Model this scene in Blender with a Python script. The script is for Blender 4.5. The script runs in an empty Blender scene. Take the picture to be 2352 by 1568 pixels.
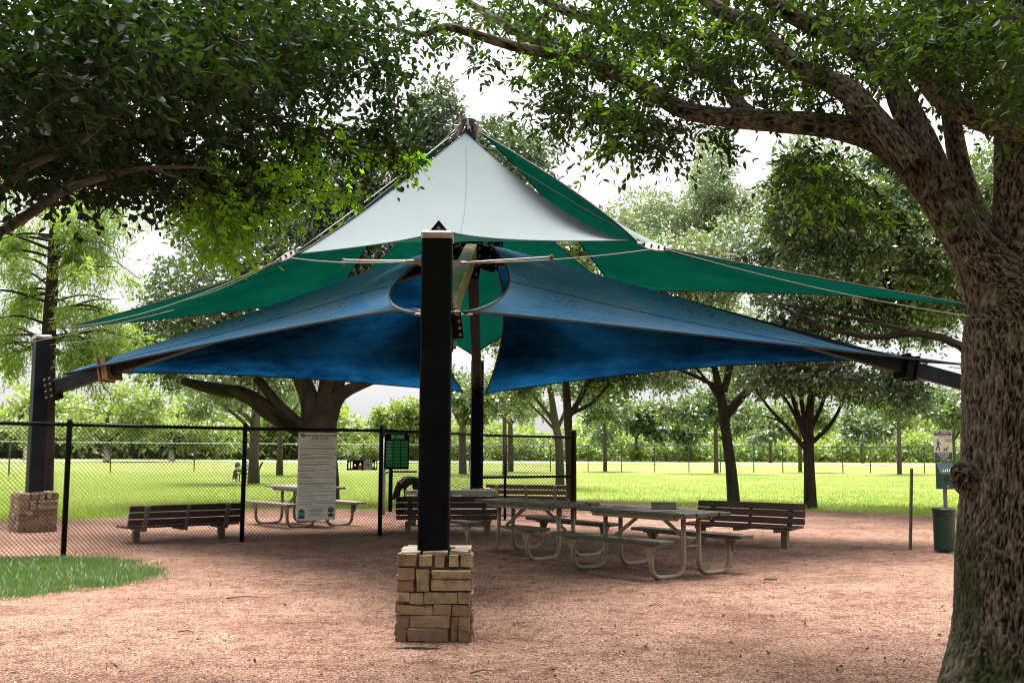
import bpy, bmesh, math, random
import numpy as np
from mathutils import Vector, Matrix, noise

random.seed(7)
rng = np.random.default_rng(7)
sc = bpy.context.scene
COL = sc.collection
R = math.radians

# ------------------------------------------------------------------ camera
FPX, CX, CY = 2400.0, 1176.0, 784.0          # the photograph measured at 2352 x 1568
PITCH, ROLL, EYE = math.atan(248 / 2400), 0.005, 1.5
FWD = Vector((0, math.cos(PITCH), math.sin(PITCH)))
UP0 = Vector((0, -math.sin(PITCH), math.cos(PITCH)))
RT = Vector((1, 0, 0)) * math.cos(ROLL) + UP0 * math.sin(ROLL)
UP = UP0 * math.cos(ROLL) - Vector((1, 0, 0)) * math.sin(ROLL)
CAMP = Vector((0, 0, EYE))
cd = bpy.data.cameras.new('camera')
cam = bpy.data.objects.new('camera', cd)
COL.objects.link(cam)
m = Matrix((RT, UP, -FWD)).transposed().to_4x4()
m.translation = CAMP
cam.matrix_world = m
cd.sensor_width = 36
cd.lens = 36 * FPX / 2352
cd.clip_start, cd.clip_end = 0.1, 2000
cd.dof.use_dof = True
cd.dof.focus_distance = 8.4
cd.dof.aperture_fstop = 7.0
sc.camera = cam

# ------------------------------------------------------------------ light
SUN_EL, SUN_AZ = R(74), R(-12)                # behind the canopy, a little to the left
w = bpy.data.worlds.new('World')
sc.world = w
w.use_nodes = True
nt = w.node_tree
bg = nt.nodes['Background']
sky = nt.nodes.new('ShaderNodeTexSky')
sky.sky_type = 'NISHITA'
sky.sun_disc = False
sky.sun_elevation = SUN_EL
sky.sun_rotation = SUN_AZ
sky.dust_density = 5.0
sky.air_density = 1.0
bw = nt.nodes.new('ShaderNodeRGBToBW')
mx = nt.nodes.new('ShaderNodeMix')
mx.data_type = 'RGBA'
mx.inputs[0].default_value = 0.88             # thin overcast: the blue is nearly gone
nt.links.new(sky.outputs[0], bw.inputs[0])
nt.links.new(sky.outputs[0], mx.inputs[6])
nt.links.new(bw.outputs[0], mx.inputs[7])
cl = nt.nodes.new('ShaderNodeMix')               # thin cloud evens the sky out
cl.data_type = 'RGBA'
cl.inputs[0].default_value = 0.55
cl.inputs[7].default_value = (6.2, 6.1, 6.1, 1)
nt.links.new(mx.outputs[2], cl.inputs[6])
# a clouded sky is brightest overhead and falls to about 40 % at the horizon (CIE overcast)
tcw = nt.nodes.new('ShaderNodeTexCoord')
sxw = nt.nodes.new('ShaderNodeSeparateXYZ')
mrw = nt.nodes.new('ShaderNodeMapRange')
mrw.inputs[1].default_value, mrw.inputs[2].default_value = 0.0, 1.0
mrw.inputs[3].default_value, mrw.inputs[4].default_value = 0.40, 1.0
mlw = nt.nodes.new('ShaderNodeMix')
mlw.data_type = 'RGBA'
mlw.blend_type = 'MULTIPLY'
mlw.inputs[0].default_value = 1.0
nt.links.new(tcw.outputs['Generated'], sxw.inputs[0])
nt.links.new(sxw.outputs[2], mrw.inputs[0])
nt.links.new(cl.outputs[2], mlw.inputs[6])
nt.links.new(mrw.outputs[0], mlw.inputs[7])
nt.links.new(mlw.outputs[2], bg.inputs[0])
bg.inputs[1].default_value = 0.15
sd = bpy.data.lights.new('sun', 'SUN')
sd.energy = 3.6
sd.angle = R(38)
sd.color = (1.0, 0.95, 0.86)
sun = bpy.data.objects.new('sun', sd)
COL.objects.link(sun)
SUNV = Vector((math.sin(SUN_AZ) * math.cos(SUN_EL), math.cos(SUN_AZ) * math.cos(SUN_EL), math.sin(SUN_EL)))
sun.rotation_euler = (-SUNV).to_track_quat('-Z', 'Y').to_euler()
sun.location = (0, 0, 30)
vs = sc.view_settings
vs.view_transform = 'Standard'
vs.look = 'None'
vs.gamma = 1.0
vs.use_curve_mapping = False
vs.exposure = 1.7
sc.render.engine = 'CYCLES'
cy = sc.cycles
cy.use_denoising = True
cy.filter_width = 1.1
cy.max_bounces = 8
cy.diffuse_bounces = 3
cy.glossy_bounces = 3
cy.transmission_bounces = 6
cy.transparent_max_bounces = 8
cy.sample_clamp_indirect = 8


# ------------------------------------------------------------------ measuring helpers
def ray(x, y):
    return RT * ((x - CX) / FPX) + UP * ((CY - y) / FPX) + FWD


def P(x, y, Y):
    d = ray(x, y)
    return CAMP + d * (Y / d.y)


def G(x, y, z=0.0):
    d = ray(x, y)
    return CAMP + d * ((z - EYE) / d.z)


# ------------------------------------------------------------------ object helpers
FR = {}


def thing(name, label, cat, loc=(0, 0, 0), rotz=0.0, group=None):
    o = bpy.data.objects.new(name, None)
    COL.objects.link(o)
    o.location = loc
    o.rotation_euler = (0, 0, rotz)
    o.empty_display_size = 0.2
    o['label'] = label
    o['category'] = cat
    if group:
        o['group'] = group
    FR[o.name] = Matrix.Translation(Vector(loc)) @ Matrix.Rotation(rotz, 4, 'Z')
    return o


def tag(o, label, cat, group=None):
    o['label'] = label
    o['category'] = cat
    if group:
        o['group'] = group
    return o


def link(name, me, mats, parent=None, world=False):
    o = bpy.data.objects.new(name, me)
    for mm in (mats if isinstance(mats, (list, tuple)) else [mats]):
        if mm is not None:
            me.materials.append(mm)
    COL.objects.link(o)
    fr = Matrix.Identity(4)
    if parent is not None:
        o.parent = parent
        fr = FR.get(parent.name, fr)
        if world:
            me.transform(fr.inverted())
    FR[o.name] = fr
    return o


def copy_tree(o, parent=None):
    c = o.copy()
    COL.objects.link(c)
    if parent is not None:
        c.parent = parent
    for ch in list(o.children):
        copy_tree(ch, c)
    return c


def np_mesh(name, verts, faces, rnd=None, smooth=False, attr='rnd', uv=None):
    """verts (n,3), faces (m,k) all of one size"""
    me = bpy.data.meshes.new(name)
    verts = np.asarray(verts, dtype=np.float32)
    faces = np.asarray(faces, dtype=np.int32)
    n, (mf, k) = len(verts), faces.shape
    me.vertices.add(n)
    me.vertices.foreach_set('co', verts.ravel())
    me.loops.add(mf * k)
    me.loops.foreach_set('vertex_index', faces.ravel())
    me.polygons.add(mf)
    me.polygons.foreach_set('loop_start', np.arange(0, mf * k, k, dtype=np.int32))
    me.polygons.foreach_set('loop_total', np.full(mf, k, dtype=np.int32))
    if smooth:
        me.polygons.foreach_set('use_smooth', np.ones(mf, dtype=bool))
    if rnd is not None:
        rnd = np.asarray(rnd, dtype=np.float32)
        a = me.attributes.new(attr, 'FLOAT', 'FACE' if len(rnd) == mf and len(rnd) != n else 'POINT')
        a.data.foreach_set('value', rnd)
    if uv is not None:
        ul = me.uv_layers.new(name='UVMap')
        ul.data.foreach_set('uv', np.asarray(uv, dtype=np.float32)[faces.ravel()].ravel())
    me.update(calc_edges=True)
    me.validate()
    return me


def frame_from(d):
    d = Vector(d).normalized()
    a = Vector((0, 0, 1)) if abs(d.z) < 0.95 else Vector((1, 0, 0))
    x = d.cross(a).normalized()
    y = x.cross(d).normalized()
    return x, y, d


class MB:
    def __init__(s):
        s.v, s.f = [], []

    def add(s, vs_, fs_):
        o = len(s.v)
        s.v += [tuple(q) for q in vs_]
        s.f += [tuple(o + i for i in q) for q in fs_]

    def box(s, c, dims, rot=None, ch=0.0):
        c = Vector(c)
        hx, hy, hz = [q / 2 for q in dims]
        rot = rot or Matrix.Identity(3)
        if ch <= 0:
            vs_ = [c + rot @ Vector((sx * hx, sy * hy, sz * hz)) for sz in (-1, 1) for sy in (-1, 1) for sx in (-1, 1)]
            s.add(vs_, [(0, 2, 3, 1), (4, 5, 7, 6), (0, 1, 5, 4), (2, 6, 7, 3), (0, 4, 6, 2), (1, 3, 7, 5)])
            return
        bm = bmesh.new()
        bmesh.ops.create_cube(bm, size=1.0)
        for v in bm.verts:
            v.co = Vector((v.co.x * dims[0], v.co.y * dims[1], v.co.z * dims[2]))
        bmesh.ops.bevel(bm, geom=bm.edges[:], offset=ch, segments=1, affect='EDGES')
        bm.verts.index_update()
        s.add([c + rot @ v.co for v in bm.verts], [[v.index for v in f.verts] for f in bm.faces])
        bm.free()

    def bar(s, a, b, wd, ht, up=None, ch=0.0):
        a, b = Vector(a), Vector(b)
        d = (b - a)
        L = d.length
        d = d.normalized()
        u = Vector(up) if up is not None else (Vector((0, 0, 1)) if abs(d.z) < 0.95 else Vector((0, 1, 0)))
        x = d.cross(u).normalized()
        u = x.cross(d).normalized()
        rot = Matrix((x, d, u)).transposed()
        s.box((a + b) / 2, (wd, L, ht), rot, ch)

    def tube(s, pts, r, n=8, caps=True):
        pts = [Vector(q) for q in pts]
        rs = r if isinstance(r, (list, tuple)) else [r] * len(pts)
        o = len(s.v)
        px = None
        for i, p in enumerate(pts):
            d = (pts[min(i + 1, len(pts) - 1)] - pts[max(i - 1, 0)]).normalized()
            if px is None:
                px, _, _ = frame_from(d)
            px = (px - d * px.dot(d)).normalized()
            py = d.cross(px)
            for k in range(n):
                t = 2 * math.pi * k / n
                s.v.append(tuple(p + (px * math.cos(t) + py * math.sin(t)) * rs[i]))
        for i in range(len(pts) - 1):
            for k in range(n):
                a, b = o + i * n + k, o + i * n + (k + 1) % n
                s.f.append((a, b, b + n, a + n))
        if caps:
            s.f.append(tuple(o + k for k in range(n))[::-1])
            e = o + (len(pts) - 1) * n
            s.f.append(tuple(e + k for k in range(n)))

    def lathe(s, prof, c=(0, 0, 0), n=20, axis='Z'):
        o = len(s.v)
        c = Vector(c)
        for r, z in prof:
            for k in range(n):
                t = 2 * math.pi * k / n
                q = Vector((r * math.cos(t), r * math.sin(t), z)) if axis == 'Z' else Vector((r * math.cos(t), z, r * math.sin(t)))
                s.v.append(tuple(c + q))
        for i in range(len(prof) - 1):
            for k in range(n):
                a, b = o + i * n + k, o + i * n + (k + 1) % n
                s.f.append((a, b, b + n, a + n))

    def prism(s, poly, d, origin, ux, uy):
        """flat polygon (2D) extruded by vector d"""
        origin, ux, uy, d = Vector(origin), Vector(ux), Vector(uy), Vector(d)
        n = len(poly)
        a = [origin + ux * x + uy * y for x, y in poly]
        s.add(a + [q + d for q in a], [tuple(range(n))[::-1], tuple(range(n, 2 * n))] +
              [(i, (i + 1) % n, n + (i + 1) % n, n + i) for i in range(n)])

    def mesh(s, name, smooth=False):
        me = bpy.data.meshes.new(name)
        me.from_pydata(s.v, [], s.f)
        bm = bmesh.new()
        bm.from_mesh(me)
        bmesh.ops.recalc_face_normals(bm, faces=bm.faces)
        bm.to_mesh(me)
        bm.free()
        if smooth:
            me.polygons.foreach_set('use_smooth', [True] * len(me.polygons))
        me.update()
        return me

    def build(s, name, mat, parent=None, world=False, smooth=False):
        return link(name, s.mesh(name, smooth), mat, parent, world)


def catmull(pts, n):
    """pts: list of tuples (any length), returns n interpolated rows"""
    p = np.array(pts, dtype=float)
    k = len(p)
    ts = np.linspace(0, k - 1, n)
    out = []
    for t in ts:
        i = min(int(t), k - 2)
        f = t - i
        p0, p1, p2, p3 = p[max(i - 1, 0)], p[i], p[i + 1], p[min(i + 2, k - 1)]
        out.append(0.5 * (2 * p1 + (p2 - p0) * f + (2 * p0 - 5 * p1 + 4 * p2 - p3) * f * f + (3 * p1 - p0 - 3 * p2 + p3) * f ** 3))
    return np.array(out)


# ------------------------------------------------------------------ materials
def mat(name):
    m_ = bpy.data.materials.new(name)
    m_.use_nodes = True
    n = m_.node_tree
    return m_, n, n.nodes['Principled BSDF'], n.nodes['Material Output']


def N(n, typ, **kw):
    q = n.nodes.new(typ)
    for k, v in kw.items():
        setattr(q, k, v)
    return q


def ramp(n, stops, src=None):
    q = n.nodes.new('ShaderNodeValToRGB')
    e = q.color_ramp.elements
    while len(e) < len(stops):
        e.new(0.5)
    for i, (p, c) in enumerate(stops):
        e[i].position = p
        e[i].color = (c[0], c[1], c[2], 1)
    if src is not None:
        n.links.new(src, q.inputs[0])
    return q


def coords(n, scale=(1, 1, 1), kind='Object'):
    tc = N(n, 'ShaderNodeTexCoord')
    mp = N(n, 'ShaderNodeMapping')
    mp.inputs['Scale'].default_value = scale
    n.links.new(tc.outputs[kind], mp.inputs[0])
    return mp.outputs[0]


def tex_noise(n, vec, scale, detail=4, rough=0.6):
    q = N(n, 'ShaderNodeTexNoise')
    q.inputs['Scale'].default_value = scale
    q.inputs['Detail'].default_value = detail
    q.inputs['Roughness'].default_value = rough
    if vec is not None:
        n.links.new(vec, q.inputs['Vector'])
    return q.outputs['Fac']


def mixc(n, fac, a, b, blend='MIX'):
    q = N(n, 'ShaderNodeMix', data_type='RGBA', blend_type=blend)
    for sock, v in ((q.inputs[0], fac), (q.inputs[6], a), (q.inputs[7], b)):
        if isinstance(v, (int, float)):
            sock.default_value = v
        elif isinstance(v, tuple):
            sock.default_value = (*v, 1)
        else:
            n.links.new(v, sock)
    return q.outputs[2]


def bump(n, h, strength=0.3, dist=0.01, bsdf=None):
    q = N(n, 'ShaderNodeBump')
    q.inputs['Strength'].default_value = strength
    q.inputs['Distance'].default_value = dist
    n.links.new(h, q.inputs['Height'])
    if bsdf is not None:
        n.links.new(q.outputs[0], bsdf.inputs['Normal'])
    return q.outputs[0]


def simple(name, col, rough=0.6, metal=0.0, var=0.25, scale=6.0, bmp=0.0, spec=0.5):
    m_, n, b, o = mat(name)
    v = coords(n)
    f = tex_noise(n, v, scale, 5, 0.65)
    lo = tuple(c * (1 - var) for c in col)
    hi = tuple(min(1, c * (1 + var)) for c in col)
    r = ramp(n, [(0.3, lo), (0.7, hi)], f)
    n.links.new(r.outputs[0], b.inputs['Base Color'])
    b.inputs['Roughness'].default_value = rough
    b.inputs['Metallic'].default_value = metal
    b.inputs['Specular IOR Level'].default_value = spec
    if bmp:
        bump(n, tex_noise(n, v, scale * 8, 4), bmp, 0.005, b)
    return m_


def plain(name, col, rough=0.7):
    m_, n, b, o = mat(name)
    b.inputs['Base Color'].default_value = (*col, 1)
    b.inputs['Roughness'].default_value = rough
    return m_


def leaf_mat(name, cols, trans=0.45, tcol=(0.25, 0.5, 0.03), gloss=0.10, rough=0.35):
    m_, n, b, o = mat(name)
    n.nodes.remove(b)
    at = N(n, 'ShaderNodeAttribute', attribute_name='rnd')
    oi = N(n, 'ShaderNodeObjectInfo')
    ad = N(n, 'ShaderNodeMath', operation='ADD')
    fr = N(n, 'ShaderNodeMath', operation='FRACT')
    n.links.new(at.outputs['Fac'], ad.inputs[0])
    n.links.new(oi.outputs['Random'], ad.inputs[1])
    n.links.new(ad.outputs[0], fr.inputs[0])
    k = len(cols)
    r = ramp(n, [(i / (k - 1), c) for i, c in enumerate(cols)], fr.outputs[0])
    d = N(n, 'ShaderNodeBsdfDiffuse')
    t = N(n, 'ShaderNodeBsdfTranslucent')
    g = N(n, 'ShaderNodeBsdfGlossy')
    g.inputs['Roughness'].default_value = rough
    g.inputs['Color'].default_value = (0.9, 0.95, 0.9, 1)
    n.links.new(r.outputs[0], d.inputs[0])
    tc = mixc(n, 0.6, r.outputs[0], tcol)
    n.links.new(tc, t.inputs[0])
    m1 = N(n, 'ShaderNodeMixShader')
    m1.inputs[0].default_value = trans
    n.links.new(d.outputs[0], m1.inputs[1])
    n.links.new(t.outputs[0], m1.inputs[2])
    m2 = N(n, 'ShaderNodeMixShader')
    fz = N(n, 'ShaderNodeFresnel')
    fz.inputs[0].default_value = 1.4
    mu = N(n, 'ShaderNodeMath', operation='MULTIPLY_ADD')
    mu.inputs[1].default_value = 1.0
    mu.inputs[2].default_value = gloss
    n.links.new(fz.outputs[0], mu.inputs[0])
    cl = N(n, 'ShaderNodeMath', operation='MINIMUM')
    cl.inputs[1].default_value = gloss * 3 + 0.004
    n.links.new(mu.outputs[0], cl.inputs[0])
    n.links.new(cl.outputs[0], m2.inputs[0])
    n.links.new(m1.outputs[0], m2.inputs[1])
    n.links.new(g.outputs[0], m2.inputs[2])
    n.links.new(m2.outputs[0], o.inputs[0])
    return m_


def cloth_mat(name, top, top2, under, trans, tcol, stain=0.0, streak=(3, 60, 1)):
    """shade cloth: sun-bleached on its upper face, deep colour beneath, lets light through"""
    m_, n, b, o = mat(name)
    n.nodes.remove(b)
    uvn = coords(n, streak, 'UV')
    uv1 = coords(n, (1, 1, 1), 'UV')
    f1 = tex_noise(n, uvn, 2.0, 6, 0.7)
    f2 = tex_noise(n, uv1, 3.0, 4, 0.6)
    mixf = N(n, 'ShaderNodeMath', operation='MULTIPLY_ADD')
    mixf.inputs[1].default_value = 0.5
    n.links.new(f1, mixf.inputs[0])
    hf = N(n, 'ShaderNodeMath', operation='MULTIPLY')
    hf.inputs[1].default_value = 0.5
    n.links.new(f2, hf.inputs[0])
    n.links.new(hf.outputs[0], mixf.inputs[2])
    rt = ramp(n, [(0.36, top), (0.64, top2)], mixf.outputs[0])
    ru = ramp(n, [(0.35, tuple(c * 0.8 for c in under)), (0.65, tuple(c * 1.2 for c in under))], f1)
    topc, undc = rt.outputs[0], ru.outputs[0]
    mottle = ramp(n, [(0.38, (1.15, 1.15, 1.1)), (0.58, (0.20, 0.22, 0.24))], tex_noise(n, coords(n, (1.6, 2.6, 1), 'UV'), 1.7, 6, 0.72))   # mildewed smudges and leaf-shadow mottling painted into the cloth
    mildew_shade = mottle.outputs[0] if stain > 0 else mixc(n, 0.35, (1.0, 1.0, 1.0), mottle.outputs[0])
    undc = mixc(n, 1.0, undc, mildew_shade, 'MULTIPLY')
    if stain > 0:
        sp = tex_noise(n, coords(n, (1, 1, 1), 'UV'), 90, 3, 0.7)
        zone = tex_noise(n, uv1, 4.0, 2, 0.5)
        a = ramp(n, [(0.52, (0, 0, 0)), (0.60, (1, 1, 1))], sp)
        c = ramp(n, [(0.50, (0, 0, 0)), (0.62, (1, 1, 1))], zone)
        mu = N(n, 'ShaderNodeMath', operation='MULTIPLY')
        n.links.new(a.outputs[0], mu.inputs[0])
        n.links.new(c.outputs[0], mu.inputs[1])
        ms = N(n, 'ShaderNodeMath', operation='MULTIPLY')
        ms.inputs[1].default_value = stain
        n.links.new(mu.outputs[0], ms.inputs[0])
        topc = mixc(n, ms.outputs[0], topc, (0.06, 0.07, 0.035))
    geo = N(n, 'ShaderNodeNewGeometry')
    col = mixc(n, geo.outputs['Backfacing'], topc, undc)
    d = N(n, 'ShaderNodeBsdfDiffuse')
    n.links.new(col, d.inputs[0])
    t = N(n, 'ShaderNodeBsdfTranslucent')
    tv = mixc(n, 0.35, tcol, mixc(n, f1, tuple(c * 0.6 for c in tcol), tuple(min(1, c * 1.3) for c in tcol)))
    tv = mixc(n, 0.9, tv, mildew_shade, 'MULTIPLY')
    n.links.new(tv, t.inputs[0])
    sh = N(n, 'ShaderNodeMixShader')
    sh.inputs[0].default_value = trans
    n.links.new(d.outputs[0], sh.inputs[1])
    n.links.new(t.outputs[0], sh.inputs[2])
    wv = N(n, 'ShaderNodeTexWave')
    wv.inputs['Scale'].default_value = 60
    wv.inputs['Distortion'].default_value = 1
    n.links.new(uv1, wv.inputs[0])
    bq = bump(n, wv.outputs['Fac'], 0.08, 0.004)
    n.links.new(bq, d.inputs['Normal'])
    n.links.new(sh.outputs[0], o.inputs[0])
    return m_


M = {}
# ground
m_, n, b, o = mat('red_granite_gravel')
v = coords(n)
vor = N(n, 'ShaderNodeTexVoronoi')
vor.inputs['Scale'].default_value = 85
n.links.new(v, vor.inputs['Vector'])
sep = N(n, 'ShaderNodeSeparateColor')
n.links.new(vor.outputs['Color'], sep.inputs[0])
r1 = ramp(n, [(0.0, (0.04, 0.018, 0.012)), (0.25, (0.22, 0.118, 0.085)), (0.6, (0.345, 0.205, 0.15)), (0.9, (0.45, 0.30, 0.23)), (1.0, (0.52, 0.37, 0.30))], sep.outputs[0])
big = tex_noise(n, v, 0.8, 6, 0.65)
r2 = ramp(n, [(0.30, (0.50, 0.43, 0.40)), (0.60, (0.96, 0.94, 0.93))], big)
med = tex_noise(n, v, 6.0, 6, 0.75)
r3 = ramp(n, [(0.36, (0.42, 0.35, 0.32)), (0.52, (1, 1, 1))], med)
c1 = mixc(n, 1.0, r1.outputs[0], r2.outputs[0], 'MULTIPLY')
c2 = mixc(n, 0.85, c1, r3.outputs[0], 'MULTIPLY')
n.links.new(c2, b.inputs['Base Color'])
b.inputs['Roughness'].default_value = 0.95
b.inputs['Specular IOR Level'].default_value = 0.15
hh = N(n, 'ShaderNodeMath', operation='ADD')
n.links.new(vor.outputs['Distance'], hh.inputs[0])
n.links.new(tex_noise(n, v, 22, 6, 0.7), hh.inputs[1])
bump(n, hh.outputs[0], 0.9, 0.012, b)
M['gravel'] = m_

m_, n, b, o = mat('mown_lawn')
v = coords(n)
a = tex_noise(n, v, 0.25, 5, 0.6)
c = tex_noise(n, v, 14, 5, 0.75)
r1 = ramp(n, [(0.3, (0.13, 0.185, 0.035)), (0.5, (0.20, 0.25, 0.06)), (0.72, (0.28, 0.30, 0.115))], a)
r2 = ramp(n, [(0.3, (0.6, 0.62, 0.5)), (0.65, (1.1, 1.1, 1.0))], c)
n.links.new(mixc(n, 1.0, r1.outputs[0], r2.outputs[0], 'MULTIPLY'), b.inputs['Base Color'])
b.inputs['Roughness'].default_value = 0.9
b.inputs['Specular IOR Level'].default_value = 0.2
bump(n, c, 0.8, 0.05, b)
M['lawn'] = m_
M['grass'] = leaf_mat('grass_blades', [(0.11, 0.20, 0.020), (0.17, 0.265, 0.034), (0.25, 0.33, 0.055), (0.33, 0.35, 0.13)], 0.45, (0.46, 0.64, 0.07), 0.01)
M['grass_deep'] = leaf_mat('deep_green_grass_blades', [(0.02, 0.06, 0.006), (0.035, 0.09, 0.009), (0.06, 0.12, 0.014), (0.15, 0.16, 0.055)], 0.4, (0.10, 0.30, 0.015), 0.03)  # darker, deeper green than the lawn blades
M['path'] = simple('pale_concrete_path', (0.55, 0.53, 0.5), 0.9, 0, 0.1, 1.0)
M['pebble'] = None
m_, n, b, o = mat('granite_pebbles')
at = N(n, 'ShaderNodeAttribute', attribute_name='rnd')
r = ramp(n, [(0, (0.03, 0.014, 0.010)), (0.35, (0.12, 0.055, 0.038)), (0.65, (0.29, 0.15, 0.105)), (0.93, (0.40, 0.24, 0.18)), (1, (0.50, 0.37, 0.31))], at.outputs['Fac'])
n.links.new(r.outputs[0], b.inputs['Base Color'])
b.inputs['Roughness'].default_value = 0.9
M['pebble'] = m_

# metals and paint
M['black'] = simple('black_painted_steel', (0.004, 0.005, 0.0065), 0.55, 0, 0.5, 5, 0.05, 0.07)
M['navy'] = simple('navy_painted_steel', (0.007, 0.009, 0.014), 0.5, 0, 0.45, 4, 0.05, 0.12)
M['fence'] = simple('black_vinyl_fence', (0.005, 0.0055, 0.0055), 0.45, 0, 0.3, 9, 0, 0.12)
M['fargreen'] = simple('dark_green_fence_post', (0.02, 0.06, 0.045), 0.5, 0, 0.2, 3)
M['galv'] = simple('galvanised_steel', (0.42, 0.43, 0.43), 0.42, 0.6, 0.25, 14)
M['galvdull'] = simple('dull_galvanised_channel', (0.20, 0.195, 0.185), 0.55, 0.5, 0.25, 14)
M['cable'] = simple('steel_cable', (0.17, 0.155, 0.135), 0.5, 0.4, 0.3, 30)
M['shackle'] = simple('weathered_shackle', (0.32, 0.31, 0.31), 0.4, 0.7, 0.4, 30)
M['rust'] = simple('rusty_bolt', (0.22, 0.12, 0.07), 0.75, 0.1, 0.5, 40)
M['capmetal'] = simple('bright_worn_cap', (0.36, 0.30, 0.29), 0.35, 0.3, 0.35, 12)
M['tan'] = simple('tan_painted_pipe', (0.25, 0.195, 0.135), 0.42, 0, 0.22, 7, 0.04)
M['red'] = plain('red_cloth', (0.5, 0.02, 0.02))
M['bin'] = simple('dark_green_bin', (0.005, 0.036, 0.025), 0.42, 0, 0.25, 5)
M['boxgreen'] = simple('dispenser_green', (0.008, 0.06, 0.05), 0.45, 0, 0.3, 6)
M['bag'] = simple('black_liner_bag', (0.012, 0.012, 0.016), 0.25, 0, 0.3, 30, 0.5)

m_, n, b, o = mat('algae_arm_paint')
v = coords(n)
f = tex_noise(n, v, 3.0, 6, 0.7)
r = ramp(n, [(0.25, (0.05, 0.06, 0.03)), (0.5, (0.24, 0.26, 0.06)), (0.7, (0.36, 0.37, 0.14))], f)
n.links.new(r.outputs[0], b.inputs['Base Color'])
b.inputs['Roughness'].default_value = 0.5
M['algae'] = m_


def plank_mat(name, c1, c2, rough, algae=0.0):
    m_, n, b, o = mat(name)
    v = coords(n, (1, 1, 1))
    mp = N(n, 'ShaderNodeMapping')
    mp.inputs['Scale'].default_value = (2.0, 40, 40)
    n.links.new(v, mp.inputs[0])
    f = tex_noise(n, mp.outputs[0], 1.0, 5, 0.6)
    oi = N(n, 'ShaderNodeObjectInfo')
    r = ramp(n, [(0.25, c1), (0.75, c2)], f)
    va = ramp(n, [(0, (0.75, 0.75, 0.75)), (1, (1.2, 1.2, 1.2))], oi.outputs['Random'])
    col = mixc(n, 1.0, r.outputs[0], va.outputs[0], 'MULTIPLY')
    if algae:
        z = tex_noise(n, v, 2.5, 5, 0.7)
        q = ramp(n, [(0.45, (0, 0, 0)), (0.7, (algae,) * 3)], z)
        col = mixc(n, q.outputs[0], col, (0.10, 0.13, 0.05))
    n.links.new(col, b.inputs['Base Color'])
    rr = ramp(n, [(0.35, (rough - 0.14,) * 3), (0.7, (rough + 0.15,) * 3)], tex_noise(n, v, 5, 4))
    n.links.new(rr.outputs[0], b.inputs['Roughness'])
    bump(n, f, 0.25, 0.003, b)
    return m_


M['plank'] = plank_mat('dark_wet_table_plank', (0.035, 0.028, 0.026), (0.085, 0.070, 0.062), 0.34, 0.55)
M['slat'] = plank_mat('maroon_brown_bench_slat', (0.045, 0.020, 0.017), (0.092, 0.044, 0.037), 0.5)
M['slat_pale'] = plank_mat('pale_grey_bench_slat', (0.30, 0.28, 0.28), (0.42, 0.40, 0.40), 0.5)
M['plank_pale'] = plank_mat('worn_silvery_plank', (0.20, 0.18, 0.17), (0.33, 0.30, 0.28), 0.4)
M['benchpost'] = simple('weathered_bench_post', (0.20, 0.16, 0.11), 0.8, 0, 0.3, 8)

# stone
m_, n, b, o = mat('sandstone_block')
v = coords(n)
oi = N(n, 'ShaderNodeObjectInfo')
r = ramp(n, [(0.0, (0.25, 0.165, 0.115)), (0.3, (0.34, 0.26, 0.17)), (0.6, (0.42, 0.34, 0.225)), (0.85, (0.28, 0.185, 0.135)), (1.0, (0.46, 0.39, 0.27))], oi.outputs['Random'])
f = tex_noise(n, v, 7, 8, 0.75)
r2 = ramp(n, [(0.30, (0.38, 0.33, 0.28)), (0.48, (0.9, 0.88, 0.85)), (0.72, (1.2, 1.2, 1.15))], f)
col = mixc(n, 1.0, r.outputs[0], r2.outputs[0], 'MULTIPLY')
mo = ramp(n, [(0.60, (0, 0, 0)), (0.74, (0.75,) * 3)], tex_noise(n, v, 4.2, 6, 0.7))
col = mixc(n, mo.outputs[0], col, (0.10, 0.115, 0.03))
zz = N(n, 'ShaderNodeSeparateXYZ')
n.links.new(v, zz.inputs[0])
sp_ = N(n, 'ShaderNodeMapRange')                        # red soil splashed up the lower courses
sp_.inputs[1].default_value, sp_.inputs[2].default_value = 0.42, 0.05
sp_.inputs[3].default_value, sp_.inputs[4].default_value = 0.0, 0.75
n.links.new(zz.outputs[2], sp_.inputs[0])
sm_ = N(n, 'ShaderNodeMath', operation='MULTIPLY')
n.links.new(sp_.outputs[0], sm_.inputs[0])
n.links.new(ramp(n, [(0.3, (0.3,) * 3), (0.6, (1,) * 3)], tex_noise(n, v, 5, 6, 0.7)).outputs[0], sm_.inputs[1])
col = mixc(n, sm_.outputs[0], col, (0.21, 0.125, 0.085))
n.links.new(col, b.inputs['Base Color'])
b.inputs['Roughness'].default_value = 0.9
bump(n, tex_noise(n, v, 30, 8, 0.75), 0.9, 0.016, b)
M['stone'] = m_
M['capstone'] = simple('pale_pink_cap_stone', (0.33, 0.26, 0.205), 0.9, 0, 0.25, 9, 0.5)
m_, n, b, o = mat('mossy_mortar')
v = coords(n)
f = tex_noise(n, v, 5, 6, 0.7)
r = ramp(n, [(0.35, (0.03, 0.022, 0.016)), (0.50, (0.12, 0.08, 0.055)), (0.60, (0.022, 0.025, 0.009)), (0.75, (0.016, 0.02, 0.007))], f)
zz = N(n, 'ShaderNodeSeparateXYZ')
n.links.new(v, zz.inputs[0])
mr_ = N(n, 'ShaderNodeMapRange')                        # the lower joints are packed with reddish soil and mortar
mr_.inputs[1].default_value, mr_.inputs[2].default_value = 0.46, 0.30
n.links.new(zz.outputs[2], mr_.inputs[0])
mcol = mixc(n, mr_.outputs[0], r.outputs[0], mixc(n, f, (0.08, 0.05, 0.035), (0.20, 0.13, 0.09)))
n.links.new(mcol, b.inputs['Base Color'])
b.inputs['Roughness'].default_value = 1.0
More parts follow.
